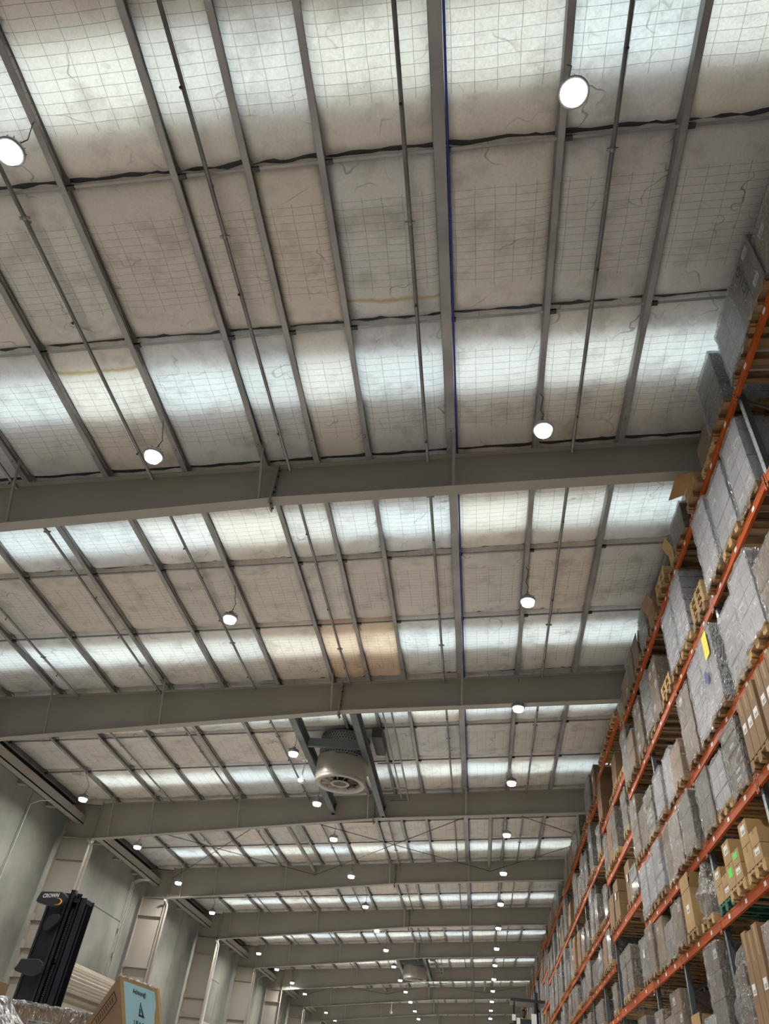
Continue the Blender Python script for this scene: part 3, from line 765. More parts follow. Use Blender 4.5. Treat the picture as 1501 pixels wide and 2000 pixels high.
def carton_mesh(sx, sy, sz, k, tape=True, lab=None, stripe=False):
    b = MB(); e = .004
    # chamfered carton: body plus tape line and flap seam
    b.hexa([(e, e, 0), (sx - e, e, 0), (sx - e, sy - e, 0), (e, sy - e, 0), (e, e, sz - e), (sx - e, e, sz - e), (sx - e, sy - e, sz - e), (e, sy - e, sz - e)], k)
    if tape:
        b.box((e + .001, sy / 2 - .025, sz - e), (sx - e - .001, sy / 2 + .025, sz - e + .001), 'label' if k == 'white' else 'tan')
        if k in ('brown', 'tan'): b.box((e - .0012, sy / 2 - .025, sz * .72), (e, sy / 2 + .025, sz - e), 'tan' if k != 'tan' else 'brown')
    if stripe:
        b.box((e - .0012, e, sz * .22), (e, sy - e, sz * .27), 'blueprint'); b.box((e - .0012, e, sz * .80), (e, sy - e, sz * .83), 'blueprint'); b.box((e, e - .0012, sz * .45), (sx - e, e, sz * .52), 'blueprint')
    if lab:
        lw_ = min(.19, sy * .6); lh_ = min(.13, sz * .4); y0 = sy * .5 - lw_ / 2; z0 = sz * .42
        b.box((e - .0022, y0, z0), (e - .0012, y0 + lw_, z0 + lh_), lab)
        if lab == 'label':
            for q in range(5): b.box((e - .003, y0 + lw_ * (.15 + q * .14), z0 + lh_ * .12), (e - .0023, y0 + lw_ * (.21 + q * .14), z0 + lh_ * .5), 'black')
    return b.mesh('carton')
CC = {}
def carton_cached(*a, **k):
    key = (tuple(round(q, 3) if isinstance(q, float) else q for q in a), tuple(sorted(k.items())))
    if key not in CC: CC[key] = carton_mesh(*a, **k)
    return CC[key]
def wrapped_load(kind, w, d, h, seed, label, detailed=True):
    """thing at the pallet top; x into rack, y along the aisle"""
    rg = random.Random(seed)
    base = {'brown': 'brown', 'tan': 'tan', 'grey': 'grey', 'white': 'white', 'blue': 'white', 'dark': 'darkload', 'layers': 'grey'}[kind]
    t = thing('wrapped_load', label, 'wrapped load')
    if kind in ('dark', 'layers'): nz = max(3, round(h / .12)); nx, ny = 1, 1
    elif kind in ('white', 'blue'): nz = max(2, round(h / .26)); nx, ny = 2, 2
    else: nz = max(1, round(h / .33)); nx, ny = 2, (2 if rg.random() < .6 else 1)
    sx, sy, sz = d / nx, w / ny, h / nz
    for iz in range(nz):
        jx, jy = rg.uniform(-.006, .006), rg.uniform(-.006, .006)
        if kind in ('dark', 'layers'): jx += rg.uniform(0, .02)
        for ix in range(nx):
            for iy in range(ny):
                lab = 'label' if (ix == 0 and rg.random() < .3 and kind != 'dark') else None
                me = carton_cached(sx, sy, sz - .004, base, tape=kind not in ('dark',), lab=lab, stripe=(kind == 'blue'))
                put(me, 'carton', t, Matrix.Translation((ix * sx + jx, -w / 2 + iy * sy + jy, iz * sz)))
    fm = 'filmw' if rg.random() < .3 or kind == 'blue' else 'film'
    film_shell(w, d, h, seed, -.12 if rg.random() < .7 else -.03, fm, amp=.024 if kind in ('dark', 'layers') else .016).build('stretch_film', t)
    return t
FARP = []
for q in range(18):
    rg = random.Random(100 + q); w_ = rg.uniform(.70, .84); h_ = (.55, .75, .9, 1.05, 1.2, 1.3)[q % 6]; k = ('wrapb', 'wrapw', 'wrapb', 'wrapg', 'wrapb', 'brown')[(q * 5 + q // 6) % 6]
    b = MB(); n = max(2, round(h_ / .3)); 
    for j in range(n):
        a = rg.uniform(-.012, .012); hh = h_ / n
        b.box((a, -w_ / 2 + a, j * hh), (1.18 + a, w_ / 2 + a, (j + 1) * hh - .006), k)
    if rg.random() < .5: b.box((-.018, -.1, h_ * .5), (-.015, .08, h_ * .5 + .16), 'label')
    if k != 'brown':
        fs_ = film_shell(w_, 1.18, h_, q, -.1, 'film', amp=.03); b.add(fs_.v, fs_.f, 'film', None, False)
    FARP.append((h_, {'wrapb': 'brown', 'wrapw': 'whitish', 'wrapg': 'grey', 'brown': 'plain brown'}[k], b.mesh('wrapped_load')))
LN = ['top', 'second', 'third', 'fourth', 'fifth', 'lowest']
SN = ['nearest', 'middle', 'farthest']
SN5 = ['nearest', 'second', 'middle', 'fourth', 'farthest']
BASE = 2      # bay index 2 (U 4.28..7.2) is the first in view
def bayname(i): return ORD[i - BASE] if 0 <= i - BASE < len(ORD) else 'far'
# explicit loads for near bays: (bay, level, slot) -> (kind, height)
NEAR = {
 (2,0,1): ('grey', 1.05), (2,0,2): ('white', 1.10),
 (3,0,0): ('dark', 1.12), (3,0,1): ('open', .20), (3,0,2): ('openlow', .0),
 (4,0,0): ('grey', .50), (4,0,1): ('small', .3), (4,0,2): ('pallets', .0),
 (5,0,0): ('flap', .3), (5,0,1): ('layers', .75), (5,0,2): ('open', .35),
 (6,0,0): ('brown', .8), (6,0,1): ('tan', .55), (6,0,2): ('tan', .50),
 (3,1,0): ('white', 1.32), (3,1,1): ('white', 1.22), (3,1,2): ('white', 1.32),
 (4,1,0): ('pallets', .2), (4,1,1): ('blue', 1.30), (4,1,2): ('blue', 1.22),
 (5,1,0): ('pallets', 0), (5,1,1): ('brown', 1.15), (5,1,2): ('dark', 1.30),
 (6,1,0): ('brown', 1.2), (6,1,1): ('tan', .8), (6,1,2): ('grey', 1.3),
 (4,2,0): ('white', 1.25), (4,2,1): ('blue', 1.30), (4,2,2): ('brown', 1.20),
 (5,2,0): ('tan', .6), (5,2,1): ('white', .85), (5,2,2): ('white', .80),
 (6,2,0): ('layers', .8), (6,2,1): ('brown', .75), (6,2,2): ('brown', 1.25),
 (3,2,1): ('white', 1.2), (3,2,2): ('white', 1.1),
 (3,3,1): ('cartons', .85), (3,3,2): ('cartons', .85),
 (4,3,0): ('layers', .85), (4,3,1): ('white', .72), (4,3,2): ('grey', .80),
 (5,3,0): ('grey', .85), (5,3,1): ('brown', .8), (5,3,2): ('brown', .9),
 (6,3,0): ('white', .9), (6,3,1): ('white', .85), (6,3,2): ('blue', .9),
 (4,4,0): ('cartons', .80), (4,4,1): ('cartons', .80), (4,4,2): ('cartons', .62),
 (5,4,0): ('bundle', .85), (5,4,1): ('opentop', .62), (5,4,2): ('brown', .62),
 (6,4,0): ('grey', .5), (6,4,1): ('tan', .75), (6,4,2): ('brown', .8),
 (4,5,1): ('cartons', 1.3), (4,5,2): ('bag', 1.2), (5,5,0): ('layersb', 1.45), (5,5,1): ('white', .6), (5,5,2): ('opentop', .5),
 (6,5,0): ('brown', 1.2), (6,5,1): ('tan', .9), (6,5,2): ('brown', 1.1),
}
KD = {'brown': 'film-wrapped brown carton stack', 'tan': 'film-wrapped tan carton stack', 'grey': 'film-wrapped grey-brown carton stack', 'white': 'film-wrapped white carton stack', 'blue': 'film-wrapped white cartons with blue stripes', 'dark': 'dark shrink-wrapped layered stack', 'layers': 'film-wrapped stack of thin layers'}
def where(i, li, s): return '%s level, %s bay, %s slot' % (LN[li], bayname(i), (SN5 if i in WIDE else SN)[s])
def loose_carton(name, label, M, sx, sy, sz, k, lab=None, flaps=None, parent=None, extra=None):
    t = thing(name, label, 'carton'); t.matrix_local = M
    put(carton_cached(sx, sy, sz, k, tape=flaps is None, lab=lab), 'body', t)
    if flaps:
        for f in flaps:
            b = MB()
            if f == 'front': b.hexa([(0, .005, sz), (.006, .005, sz), (.006, sy - .005, sz), (0, sy - .005, sz), (-.10, .005, sz + .22), (-.094, .005, sz + .22), (-.094, sy - .005, sz + .22), (-.10, sy - .005, sz + .22)], k)
            if f == 'near': b.hexa([(.01, 0, sz), (sx - .01, 0, sz), (sx - .01, .006, sz), (.01, .006, sz), (.01, -.16, sz + .20), (sx - .01, -.16, sz + .20), (sx - .01, -.154, sz + .20), (.01, -.154, sz + .20)], k)
            if f == 'down': b.hexa([(-.006, .005, sz), (0, .005, sz), (0, sy - .005, sz), (-.006, sy - .005, sz), (-.30, .005, sz - .14), (-.294, .005, sz - .13), (-.294, sy - .005, sz - .13), (-.30, sy - .005, sz - .14)], k)
            if f == 'up': b.box((0, .005, sz), (.006, sy - .005, sz + .24), k)
            b.build('flap', t)
    return t
fv = []; ff = []; fm_ = []; fmats = []
def add_far(me, M):
    off = len(fv); fv.extend([tuple(M @ v.co) for v in me.vertices])
    mp = []
    for mm in me.materials:
        if mm not in fmats: fmats.append(mm)
        mp.append(fmats.index(mm))
    for p in me.polygons: ff.append([off + i for i in p.vertices]); fm_.append(mp[p.material_index])
rng = random.Random(21)
def place_pallet(M, i, li, s, k=None):
    k = k or ('wood2' if rng.random() < .35 else 'wood')
    lab = 'wooden pallet on the %s' % where(i, li, s)
    if i <= 5:
        if k not in used: used.add(k); o = PD[k]; o.matrix_local = M
        else: o = copy_tree(PD[k], M)
        if k == 'woodg': lab = 'green-painted pallet on the %s' % where(i, li, s)
    else:
        k = 'wood' if k == 'woodg' else k
        o = put(PS[k], 'pallet', None, M)
    tag(o, lab, 'pallet', 'pallets in the aisle rack'); return o
nfar = 0
for i in range(BASE, len(U) - 1):
    a, c = U[i] + .06, U[i + 1] - .06
    ns_ = 3 if i not in WIDE else 5
    for li, z in enumerate(levels(i)):
        if i == 2 and li > 0: continue
        if i == 3 and li > 3: continue
        for s in range(ns_):
            yc = (a + c) / 2 + (s - (ns_ - 1) / 2) * (.875 if ns_ == 3 else .90) + rng.uniform(-.02, .02)
            x = RX - .11 + rng.uniform(-.03, .05); zt = z + (.065 if i not in WIDE else .08) + .001
            M = Matrix.Translation((x, yc, zt))
            key = (i, li, s); spec = NEAR.get(key)
            nearframe = li == 0 and min(abs(yc - F) for F in FY) < .62
            if i in WIDE or i >= 7:
                gap = (levels(i)[li - 1] - z - .38) if li else (11.55 - z - .3)
                if i in WIDE and li == 0: gap = .55
                if nearframe: gap = .42
                opts = [p for p in FARP if p[0] < gap]
                h_, cn, me = rng.choice(opts) if opts else (0, None, None)
                if opts and rng.random() < (.5 if li < 3 else .15): h_, cn, me = max(rng.sample(opts, min(3, len(opts))), key=lambda p: p[0])
                skip = me is None or rng.random() < .08
                if rng.random() < (.12 if li < 3 else .30): continue
                M2 = Matrix.Translation((x + .02, yc, zt + .145)) @ Matrix.Rotation(rng.uniform(-.015, .015), 4, 'Z')
                if i < 14:
                    tag(put(PS['wood2' if rng.random() < .35 else 'wood'], 'pallet', None, M), 'wooden pallet on the %s' % where(i, li, s), 'pallet', 'pallets in the aisle rack')
                    if not skip: tag(put(me, 'wrapped_load', None, M2), 'wrapped %s carton load, %s' % (cn, where(i, li, s)), 'wrapped load', 'wrapped loads in the aisle rack')
                else:
                    add_far(PS['wood'], M)
                    if not skip: add_far(me, M2)
                continue
            if spec is None: 
                spec = ('brown', .8 if li < 5 else 1.2)
            kind, h = spec
            if nearframe and h > .40 and kind not in ('open', 'openlow', 'small', 'pallets', 'flap'): h = .40 if key != (3, 0, 2) else h
            pk = 'woodg' if key == (4, 4, 2) else None
            place_pallet(M, i, li, s, pk)
            T = Matrix.Translation((x + .01, yc, zt + .145)); lw = where(i, li, s)
            if kind in KD:
                w_ = rng.uniform(.74, .82) if i > 2 else .86
                t = wrapped_load(kind, w_, 1.16, h, i * 100 + li * 10 + s, '%s, %s' % (KD[kind], lw)); t.matrix_local = T
                if key == (5, 3, 0) or key == (6, 2, 1):
                    MB().box((.25, -w_ / 2 - .036, h * .5), (.5, -w_ / 2 - .034, h * .72), 'yellow').build('yellow_label', t)
                if key == (4, 2, 0): MB().box((-.042, -.3, h * .62), (-.040, -.05, h * .95), 'yellow').build('yellow_label', t); MB().lathe([(.001, 0), (.1, 0)], 'blueprint', 20, Matrix.Translation((-.045, .1, .55)) @ Matrix.Rotation(R(-90), 4, 'Y')).build('round_blue_mark', t)
                if key == (5, 2, 0): MB().box((.3, -w_ / 2 - .036, h * .7), (.5, -w_ / 2 - .034, h * .92), 'green').build('green_label', t)
                if key == (2, 0, 1):
                    me = text_mesh('LC11-G', .2, 'black', .001); put(me, 'lettering', t, Matrix.Translation((-.045, 0, h * .5)) @ Matrix(((0, 0, -1, 0), (0, 1, 0, 0), (1, 0, 0, 0), (0, 0, 0, 1))) @ Matrix.Rotation(0, 4, 'Z') @ Matrix.Identity(4))
            elif kind == 'layersb':
                t = wrapped_load('grey', .80, 1.1, h, 777, 'tall leaning film-wrapped carton stack, %s' % lw); t.matrix_local = T
            elif kind in ('open', 'openlow', 'small', 'flap', 'opentop'):
                hh = max(.22, h); sx, sy = (.6, .62) if kind != 'small' else (.34, .34)
                k = {'open': 'grey', 'openlow': 'tan', 'small': 'tan', 'flap': 'brown', 'opentop': 'tan'}[kind]
                fl = {'open': ('up', 'near'), 'openlow': ('down',), 'small': ('front',), 'flap': ('front', 'near'), 'opentop': ('up', 'near')}[kind]
                if kind == 'opentop': sx, sy = .8, .62
                yo = -sy / 2; t = loose_carton('open_carton', 'open %s carton with raised flaps, %s' % (k, lw), T @ Matrix.Translation((-.02 if kind != 'small' else .0, yo, 0)), sx, sy, hh, k, 'label' if kind == 'opentop' else None, fl)
            elif kind == 'pallets':
                for q in range(2 if h == 0 else 3):
                    M3 = Matrix.Translation((x + .02, yc + rng.uniform(-.02, .02), zt + .1455 * (q + 1)))
                    o = copy_tree(PD['wood2'] if 'wood2' in used else PD['wood'], M3); tag(o, 'empty pallet stacked %s up, %s' % (ORD[q + 1], lw), 'pallet', 'stacked empty pallets')
            elif kind == 'cartons':
                q = 0; yy = -.38
                cfg = [(.26, h, 'brown'), (.26, h * .97, 'brown'), (.24, h, 'brown')] if li in (3, 5) else [(.36, h * .5, 'tan'), (.38, h * .78, 'tan')]
                for (wy, hz, k) in cfg:
                    zc = 0
                    for part_h in ([hz] if li in (3, 5) else [hz * .5, hz * .5]):
                        t = loose_carton('carton', 'unwrapped %s carton, %s from near side, %s, %s' % ({'brown': 'brown', 'tan': 'tan'}[k], ORD[q], 'lower' if zc == 0 else 'upper', lw), T @ Matrix.Translation((-.02, yy, zc)), .56, wy - .008, part_h - .004, k, 'label' if (q + (zc > 0)) % 2 == 0 or li == 3 else ('green' if key == (4, 4, 1) else None))
                        zc += part_h
                    yy += wy; q += 1
            elif kind == 'bundle' or kind == 'bag':
                t = thing('film_bundle' if kind == 'bundle' else 'film_bag', ('crumpled tall film bundle tied at the top, %s' if kind == 'bundle' else 'slim load in a loose clear bag, %s') % lw, 'wrapped load'); t.matrix_local = T
                put(carton_cached(.5, .4, h * .8, 'grey', tape=True), 'carton', t, Matrix.Translation((.05, -.2, 0)))
                b = MB(); pts = []; rs = []
                rg = random.Random(3)
                for q in range(14):
                    z_ = -.08 + (h + .12) * q / 13; rad = .36 - .06 * math.sin(q * .9) - (.0 if q < 10 else (q - 9) * .065); pts.append((.28 + rg.uniform(-.02, .02), rg.uniform(-.02, .02), z_)); rs.append(max(.05, rad))
                b.tube(pts, rs, 'film', 26, cap=False)
                for v in b.v: 
                    k_ = noise.noise(v * 9) * .045 + noise.noise(v * 23) * .02; v.x += k_; v.y += k_ * .8
                b.build('clear_film', t)
me = bpy.data.meshes.new('distant_loads'); me.from_pydata(fv, [], ff)
for mm in fmats: me.materials.append(mm)
me.polygons.foreach_set('material_index', fm_)
o = put(me, 'distant_pallet_loads'); tag(o, 'crowd of tiny wrapped pallet loads at the far end of the rack', 'pallet loads', kind='stuff')
# back row, seen only in slits
BX = RX + DEP + .35
fv = []; ff = []; fm_ = []; fmats = []
for i in range(2, 13):
    a, c = U[i] + .06, U[i + 1] - .06; ns_ = 3 if i not in WIDE else 5
    for li, z in enumerate(levels(i)):
        for s in range(ns_):
            yc = a + (c - a) * (s + .5) / ns_; zt = z + .082
            add_far(PS['wood'], Matrix.Translation((BX - .06, yc, zt)))
            gap = (levels(i)[li - 1] - z - .38) if li else .5
            opts = [p for p in FARP if p[0] < gap and p[1] in ('brown', 'plain brown', 'grey')]
            if opts and rng.random() < .8: add_far(rng.choice(opts)[2], Matrix.Translation((BX - .05, yc, zt + .145)))
me = bpy.data.meshes.new('rear_rack_loads'); me.from_pydata(fv, [], ff)
for mm in fmats: me.materials.append(mm)
me.polygons.foreach_set('material_index', fm_)
o = put(me, 'rear_rack_loads'); tag(o, 'pallets and cartons glimpsed in the dark rack behind the aisle rack', 'pallet loads', kind='stuff')
# unused prototypes
for k, o in PD.items():
    if k not in used:
        for ch in list(o.children): bpy.data.objects.remove(ch)
        bpy.data.objects.remove(o)

# ================================================================== FOREGROUND LEFT
def ray(x, y): return (fw + rt * ((x - 750.5) / 1385.8) - up * ((y - 1000) / 1385.8))
def at(x, y, Y): d = ray(x, y); k = (Y - CAMP.y) / d.y; return CAMP + d * k

# ---- reach truck (mast is what shows) ---------------------------------------
tk = thing('reach_truck', 'black reach truck with a tall mast beside the left wall', 'forklift', (-5.47, 10.2, 0))
def tb(a, b, k): return MB().box(a, b, k)
mm_ = MB(); mm_.box((-.27, -.10, .25), (.02, .06, 3.64), 'blackp'); mm_.box((-.27, -.115, .25), (-.24, -.10, 3.58), 'pad'); mm_.box((-.02, -.12, .25), (.015, -.10, 3.62), 'pad'); mm_.build('mast_plate', tk)
for nm, x0, x1, y0, y1, zt in (('outer_rail', .17, .255, -.10, .16, 3.60), ('inner_rail', .02, .075, -.13, .10, 3.68), ('middle_rail', .10, .15, -.06, .12, 3.62)):
    b = MB(); b.box((x0, y0, .2), (x0 + .014, y1, zt), 'blackp'); b.box((x0, y0, .2), (x1, y0 + .014, zt), 'blackp'); b.box((x0, y1 - .014, .2), (x1, y1, zt), 'blackp'); b.build(nm, tk)
b = MB(); b.box((.02, -.02, .25), (.25, .0, 3.54), 'blackp'); b.build('mast_backing', tk)
b = MB(); b.box((-.02, -.09, 3.54), (.25, .10, 3.59), 'blackp'); b.tube([(.03, -.04, 3.58), (.03, -.04, 3.69)], .035, 'pad', 10); b.build('top_crossmember', tk)
for z0, z1 in ((2.9, 3.42), (2.1, 2.78)):
    b = MB(); z = z0
    while z < z1: b.box((.078, -.075, z), (.092, -.060, z + .008), 'pipe'); z += .022
    b.box((.070, -.062, z0 - .05), (.105, -.055, z1 + .05), 'black'); b.build('lift_chain', tk)
# rest of the truck
b = MB(); b.box((-.62, .15, .12), (.62, 1.45, 1.15), 'blackp'); b.box((-.55, .2, 1.15), (.10, 1.4, 1.5), 'pad'); b.build('chassis', tk)
b = MB(); 
for px_, py_ in ((-.55, .35), (.5, .35), (-.55, 1.35), (.5, 1.35)): b.bar((px_, py_, 1.1), (px_, py_, 2.15), .06, .06, 'blackp')
b.box((-.6, .3, 2.15), (.56, 1.4, 2.2), 'blackp'); b.build('overhead_guard', tk)
for s in (-1, 1):
    MB().box((s * .5 - .07, -1.1, .05), (s * .5 + .07, .2, .2), 'blackp').build('support_leg', tk)
    b = MB().lathe([(.001, -.05), (.14, -.05), (.15, 0), (.14, .05), (.001, .05)], 'black', 20, Matrix.Translation((s * .5, -1.0, .16)) @ Matrix.Rotation(R(90), 4, 'Y')); b.build('wheel', tk)
    MB().box((s * .2 - .05, -1.25, .3), (s * .2 + .05, -.14, .34), 'black').build('fork', tk)
plates = [('name_plate', [(590,95),(960,110),(1020,160),(1030,200),(990,290),(930,350),(860,380),(790,378),(640,345),(500,300),(465,275),(480,240),(560,110)], 20, 1730, 9.38, 9.93),
          ('small_plate', [(760,515),(880,510),(912,560),(890,640),(700,800),(640,815),(600,790),(595,750),(700,560)], 20, 1730, 9.38, 10.00),
          ('lower_plate', [(185,598),(340,602),(378,630),(385,670),(360,725),(300,760),(250,752),(215,742),(130,708),(118,690),(150,655)], 0, 1740, 4.548, 9.93)]
for nm, pts, ox, oy, sc_, Y in plates:
    P3 = [at(ox + x / sc_, oy + y / sc_, Y) for x, y in pts]
    b = MB(); b.prism([(p.x, p.z) for p in P3][::-1], .07, 'pad', Matrix.Translation((0, Y, 0)))
    o = b.build(nm, tk); o.matrix_local = Matrix.Translation((5.47, -10.2, 0)) 
    mod = o.modifiers.new('bevel', 'BEVEL'); mod.width = .012; mod.segments = 2
    MB().box((0, 0, 0), (.05, .1, .03), 'blackp').build('plate_arm', tk, Matrix.Translation((P3[2].x + 5.47 - .10, Y - 10.2 + .06, P3[2].z - .08)))
def text_on(me, p0, p1, Y, parent, name, scale_y=1.0, shear=0):
    """lettering laid on the plane y = Y between two picture points of its middle line"""
    a = at(*p0, Y); c = at(*p1, Y); d = (c - a); L_ = math.hypot(d.x, d.z); an = math.atan2(d.z, d.x)
    xs = [v.co.x for v in me.vertices]; wd = max(xs) - min(xs); s = L_ / wd; x0 = min(xs)
    for v in me.vertices:
        x, y, z = (v.co.x - x0) * s, v.co.y * s * scale_y, v.co.z
        x += y * shear
        v.co = Vector((a.x + x * math.cos(an) - y * math.sin(an), Y - z, a.z + x * math.sin(an) + y * math.cos(an)))
    o = put(me, name, parent)
    if parent: o.matrix_local = parent.matrix_world.inverted() if False else Matrix.Translation(-Vector(parent.location))
    return o
text_on(text_mesh('CROWN', .1, 'silver', .001, .003), (20 + 600 / 9.38, 1730 + 185 / 9.38), (20 + 892 / 9.38, 1730 + 178 / 9.38), 9.927, tk, 'lettering', 1.15, .15)
b = MB(); pc = at(20 + 860 / 9.38, 1730 + 288 / 9.38, 9.926); rr = .055; n = 14; vs = []
for q in range(n + 1):
    a = R(115) - R(230) * q / n; wdt = .016 * math.sin(math.pi * q / n) + .001
    for r_ in (rr, rr - wdt): vs.append((pc.x + r_ * math.cos(a) * 1.25, 9.926, pc.z + r_ * math.sin(a) * .75))
b.add(vs, [(2 * q, 2 * q + 1, 2 * q + 3, 2 * q + 2) for q in range(n)], 'amber'); o = b.build('amber_swoosh', tk); o.matrix_local = Matrix.Translation(-Vector(tk.location))

# ---- wrapped cartons, bottom left --------------------------------------------
# pallet of big cartons standing close to the camera: its top edge is just above eye height
def local_to(px0, px1, Y0_, Y1_): return at(*px0, Y0_), at(*px1, Y1_)
pa = at(4, 1964, 6.2); pb = at(205, 1978, 6.75)
dirv = Vector((pb.x - pa.x, pb.y - pa.y, 0)); Lw = dirv.length; ang = math.atan2(dirv.y, dirv.x); ztop = (pa.z + pb.z) / 2
big = thing('carton_pallet_load', 'wood-brown cartons with white labels under film at the bottom left', 'wrapped load', (pa.x, pa.y, 0), ang)
pal = thing('pallet', 'wooden pallet under the near left carton load', 'pallet', (0, 0, 0))
pal.matrix_local = Matrix.Translation((pa.x, pa.y, 0)) @ Matrix.Rotation(ang, 4, 'Z') @ Matrix.Translation((0, .02, 0))
for q in range(3): MB().box((-.3 + q * .62, 0, .0), (-.2 + q * .62, .8, .022), 'wood').build('bottom_board', pal)
for q in range(3):
    for r_ in range(3): MB().box((-.3 + q * .62, r_ * .33, .022), (-.16 + q * .62, r_ * .33 + .12, .1), 'wood').build('block', pal)
for q in range(6): MB().box((-.32, .0 + q * .135, .1), (1.1, .11 + q * .135, .125), 'wood').build('top_board', pal)
bw = [(-.32, .1), (.1, .52), (.52, .94)]
nl = 6; hz = (ztop - .127) / nl
for (x0, x1) in [(-.30, .085), (.09, .475), (.48, .865)]:
    for q in range(nl):
        o = MB().box((x0, .01, .127 + q * hz), (x1 - .003, .78, .127 + (q + 1) * hz - .003), 'nearbrown').build('carton', big)
        if q >= nl - 2:
            b = MB(); lx = x0 + .13; lz = .127 + (q + 1) * hz - .085
            b.box((lx, .006, lz - .11), (lx + .19, .009, lz), 'label')
            for k_ in range(3): b.box((lx + .01, .004, lz - .02 - k_ * .016), (lx + .075, .0055, lz - .012 - k_ * .016), 'galv')
            for k_ in range(5): b.box((lx + .125 + k_ * .011, .004, lz - .055), (lx + .131 + k_ * .011, .0055, lz - .01), 'black')
            b.build('shipping_label', o)
b = film_shell(.80, 1.19, ztop - .127, 5, -.02, 'film', amp=.006)
M = Matrix.Translation((-.31, .395, .127)); fo = b.build('stretch_film', big); fo.matrix_local = M
# thin gathered film ridge along the top edge
b = MB(); pts = []; rs = []
rg = random.Random(9)
for q in range(40): pts.append((-.32 + q * .031, .0 + rg.uniform(-.006, .006), ztop + .004 + rg.uniform(-.004, .006))); rs.append(rg.uniform(.008, .022))
b.tube(pts, rs, 'filmc', 7); b.build('gathered_film_edge', big)
# crumpled film heap at the very corner
pc = at(-22, 2050, 2.6)
hp = MB(); n = 30; vs = []
for j in range(n + 1):
    for i in range(n + 1):
        u_, v_ = i / n * 2 - 1, j / n * 2 - 1; r2 = u_ * u_ + v_ * v_
        p = Vector((pc.x + u_ * .30, pc.y + v_ * .24, 0)); z_ = pc.z + .12 - .34 * r2 * .5 - .25 * max(0, u_) + noise.noise(Vector((u_ * 3, v_ * 3, 1))) * .04 + abs(noise.noise(Vector((u_ * 9, v_ * 9, 2)))) * .035
        vs.append((p.x, p.y, z_))
hp.add(vs, [(j * (n + 1) + i, j * (n + 1) + i + 1, (j + 1) * (n + 1) + i + 1, (j + 1) * (n + 1) + i) for j in range(n) for i in range(n)], 'filmc', smooth=False)
fh = thing('film_covered_load', 'load under crumpled shiny film at the bottom left corner', 'wrapped load', (0, 0, 0))
hp.build('crumpled_film', fh); put(carton_cached(.50, .38, pc.z - .12, 'grey'), 'carton', fh, Matrix.Translation((pc.x - .28, pc.y - .19, 0)))

# ---- warning sign carton -------------------------------------------------------
S = {k: at(x, y, Y) for k, (x, y, Y) in dict(tl=(234, 1905, 4.0), tr=(307, 1931, 3.82), bl=(239, 2001, 3.97), br=(312, 2001, 3.79), ll=(166, 2001, 4.56)).items()}
ac = thing('sign_carton', 'tall tented cardboard carton carrying a pale blue paper notice', 'carton', (S['bl'].x, S['bl'].y, 0))
O = Vector(ac.location)
def ext(a, b, k): return a + (b - a) * k
tl, tr = S['tl'], S['tr']; bl = ext(tl, S['bl'], 3.2); br = ext(tr, S['br'], 3.2)
nrm = (tr - tl).cross(bl - tl).normalized(); 
if nrm.dot(CAMP - tl) < 0: nrm = -nrm
th = .012
b = MB(); b.hexa([bl - O, br - O, br - nrm * th - O, bl - nrm * th - O, tl - O, tr - O, tr - nrm * th - O, tl - nrm * th - O], 'tan'); b.build('front_panel', ac)
ll = S['ll']; ll2 = ext(tl, ll, 3.2)
n2 = (tl - ll).cross(bl - ll).normalized()
if n2.dot(CAMP - ll) < 0: n2 = -n2
b = MB(); e = n2 * th
b.hexa([ll2 - O, bl - O, bl - e - O, ll2 - e - O, ext(tl, ll, .001) - O, tl - O, tl - e - O, ext(tl, ll, .001) - e - O], 'brown'); b.build('side_panel', ac)
ext_top = [tl, tr, tr - nrm * .35 + Vector((0, .1, -.03)), ll + Vector((0, .05, .0))]
# blue notice, local axes on the front panel
ux = (tr - tl); W_ = ux.length; ux.normalize(); uy = (bl - tl).normalized(); 
def on_front(a, c, lift=.0015): return tl + ux * (a * W_) + uy * (c * W_) + nrm * lift - O
def fquad(a0, c0, a1, c1, k, lift=.0015):
    return MB().hexa([on_front(a0, c1, 0), on_front(a1, c1, 0), on_front(a1, c0, 0), on_front(a0, c0, 0), on_front(a0, c1, lift), on_front(a1, c1, lift), on_front(a1, c0, lift), on_front(a0, c0, lift)], k)
paper = fquad(.11, .055, .93, 2.2, 'sign', .0015).build('paper_notice', ac)
fquad(.19, .09, .87, 2.05, 'sign', .0025).build('notice_inset', paper)
def text_front(txt, a, c, size, k='black', lift=.004, sx=1):
    me = text_mesh(txt, size * W_, k, .0004, .0012 * 0)
    for v in me.vertices: v.co = on_front(a, c, 0) + ux * v.co.x * sx - uy * v.co.y + nrm * (lift + v.co.z)
    return put(me, 'lettering', paper)
text_front('Achtung!', .53, .145, .095)
text_front('USAGE', .50, .56, .11)
def tri(a, c, hw, h, k, lift):
    pts = [(a, c), (a + hw, c + h), (a - hw, c + h)]
    return MB().add([on_front(*p, lift) for p in pts] + [on_front(*p, 0.0026) for p in pts], [(0, 1, 2), (3, 5, 4), (0, 3, 4, 1), (1, 4, 5, 2), (2, 5, 3, 0)], k)
tri(.54, .26, .075, .19, 'black', .0035).build('warning_triangle', paper)
tri(.54, .30, .026, .12, 'sign', .0042).build('warning_triangle_inset', paper)
fquad(.532, .35, .548, .40, 'black', .0048).build('exclamation_mark', paper)
b = MB(); pts = []; rs = []
for q in range(26): k_ = q / 25; pts.append(tl + (tr - tl) * k_ + Vector((0, 0, rg.uniform(-.002, .004))) - O); rs.append(rg.uniform(.002, .006))
b.tube(pts, rs, 'filmw', 6); b.build('torn_tape_edge', ac)
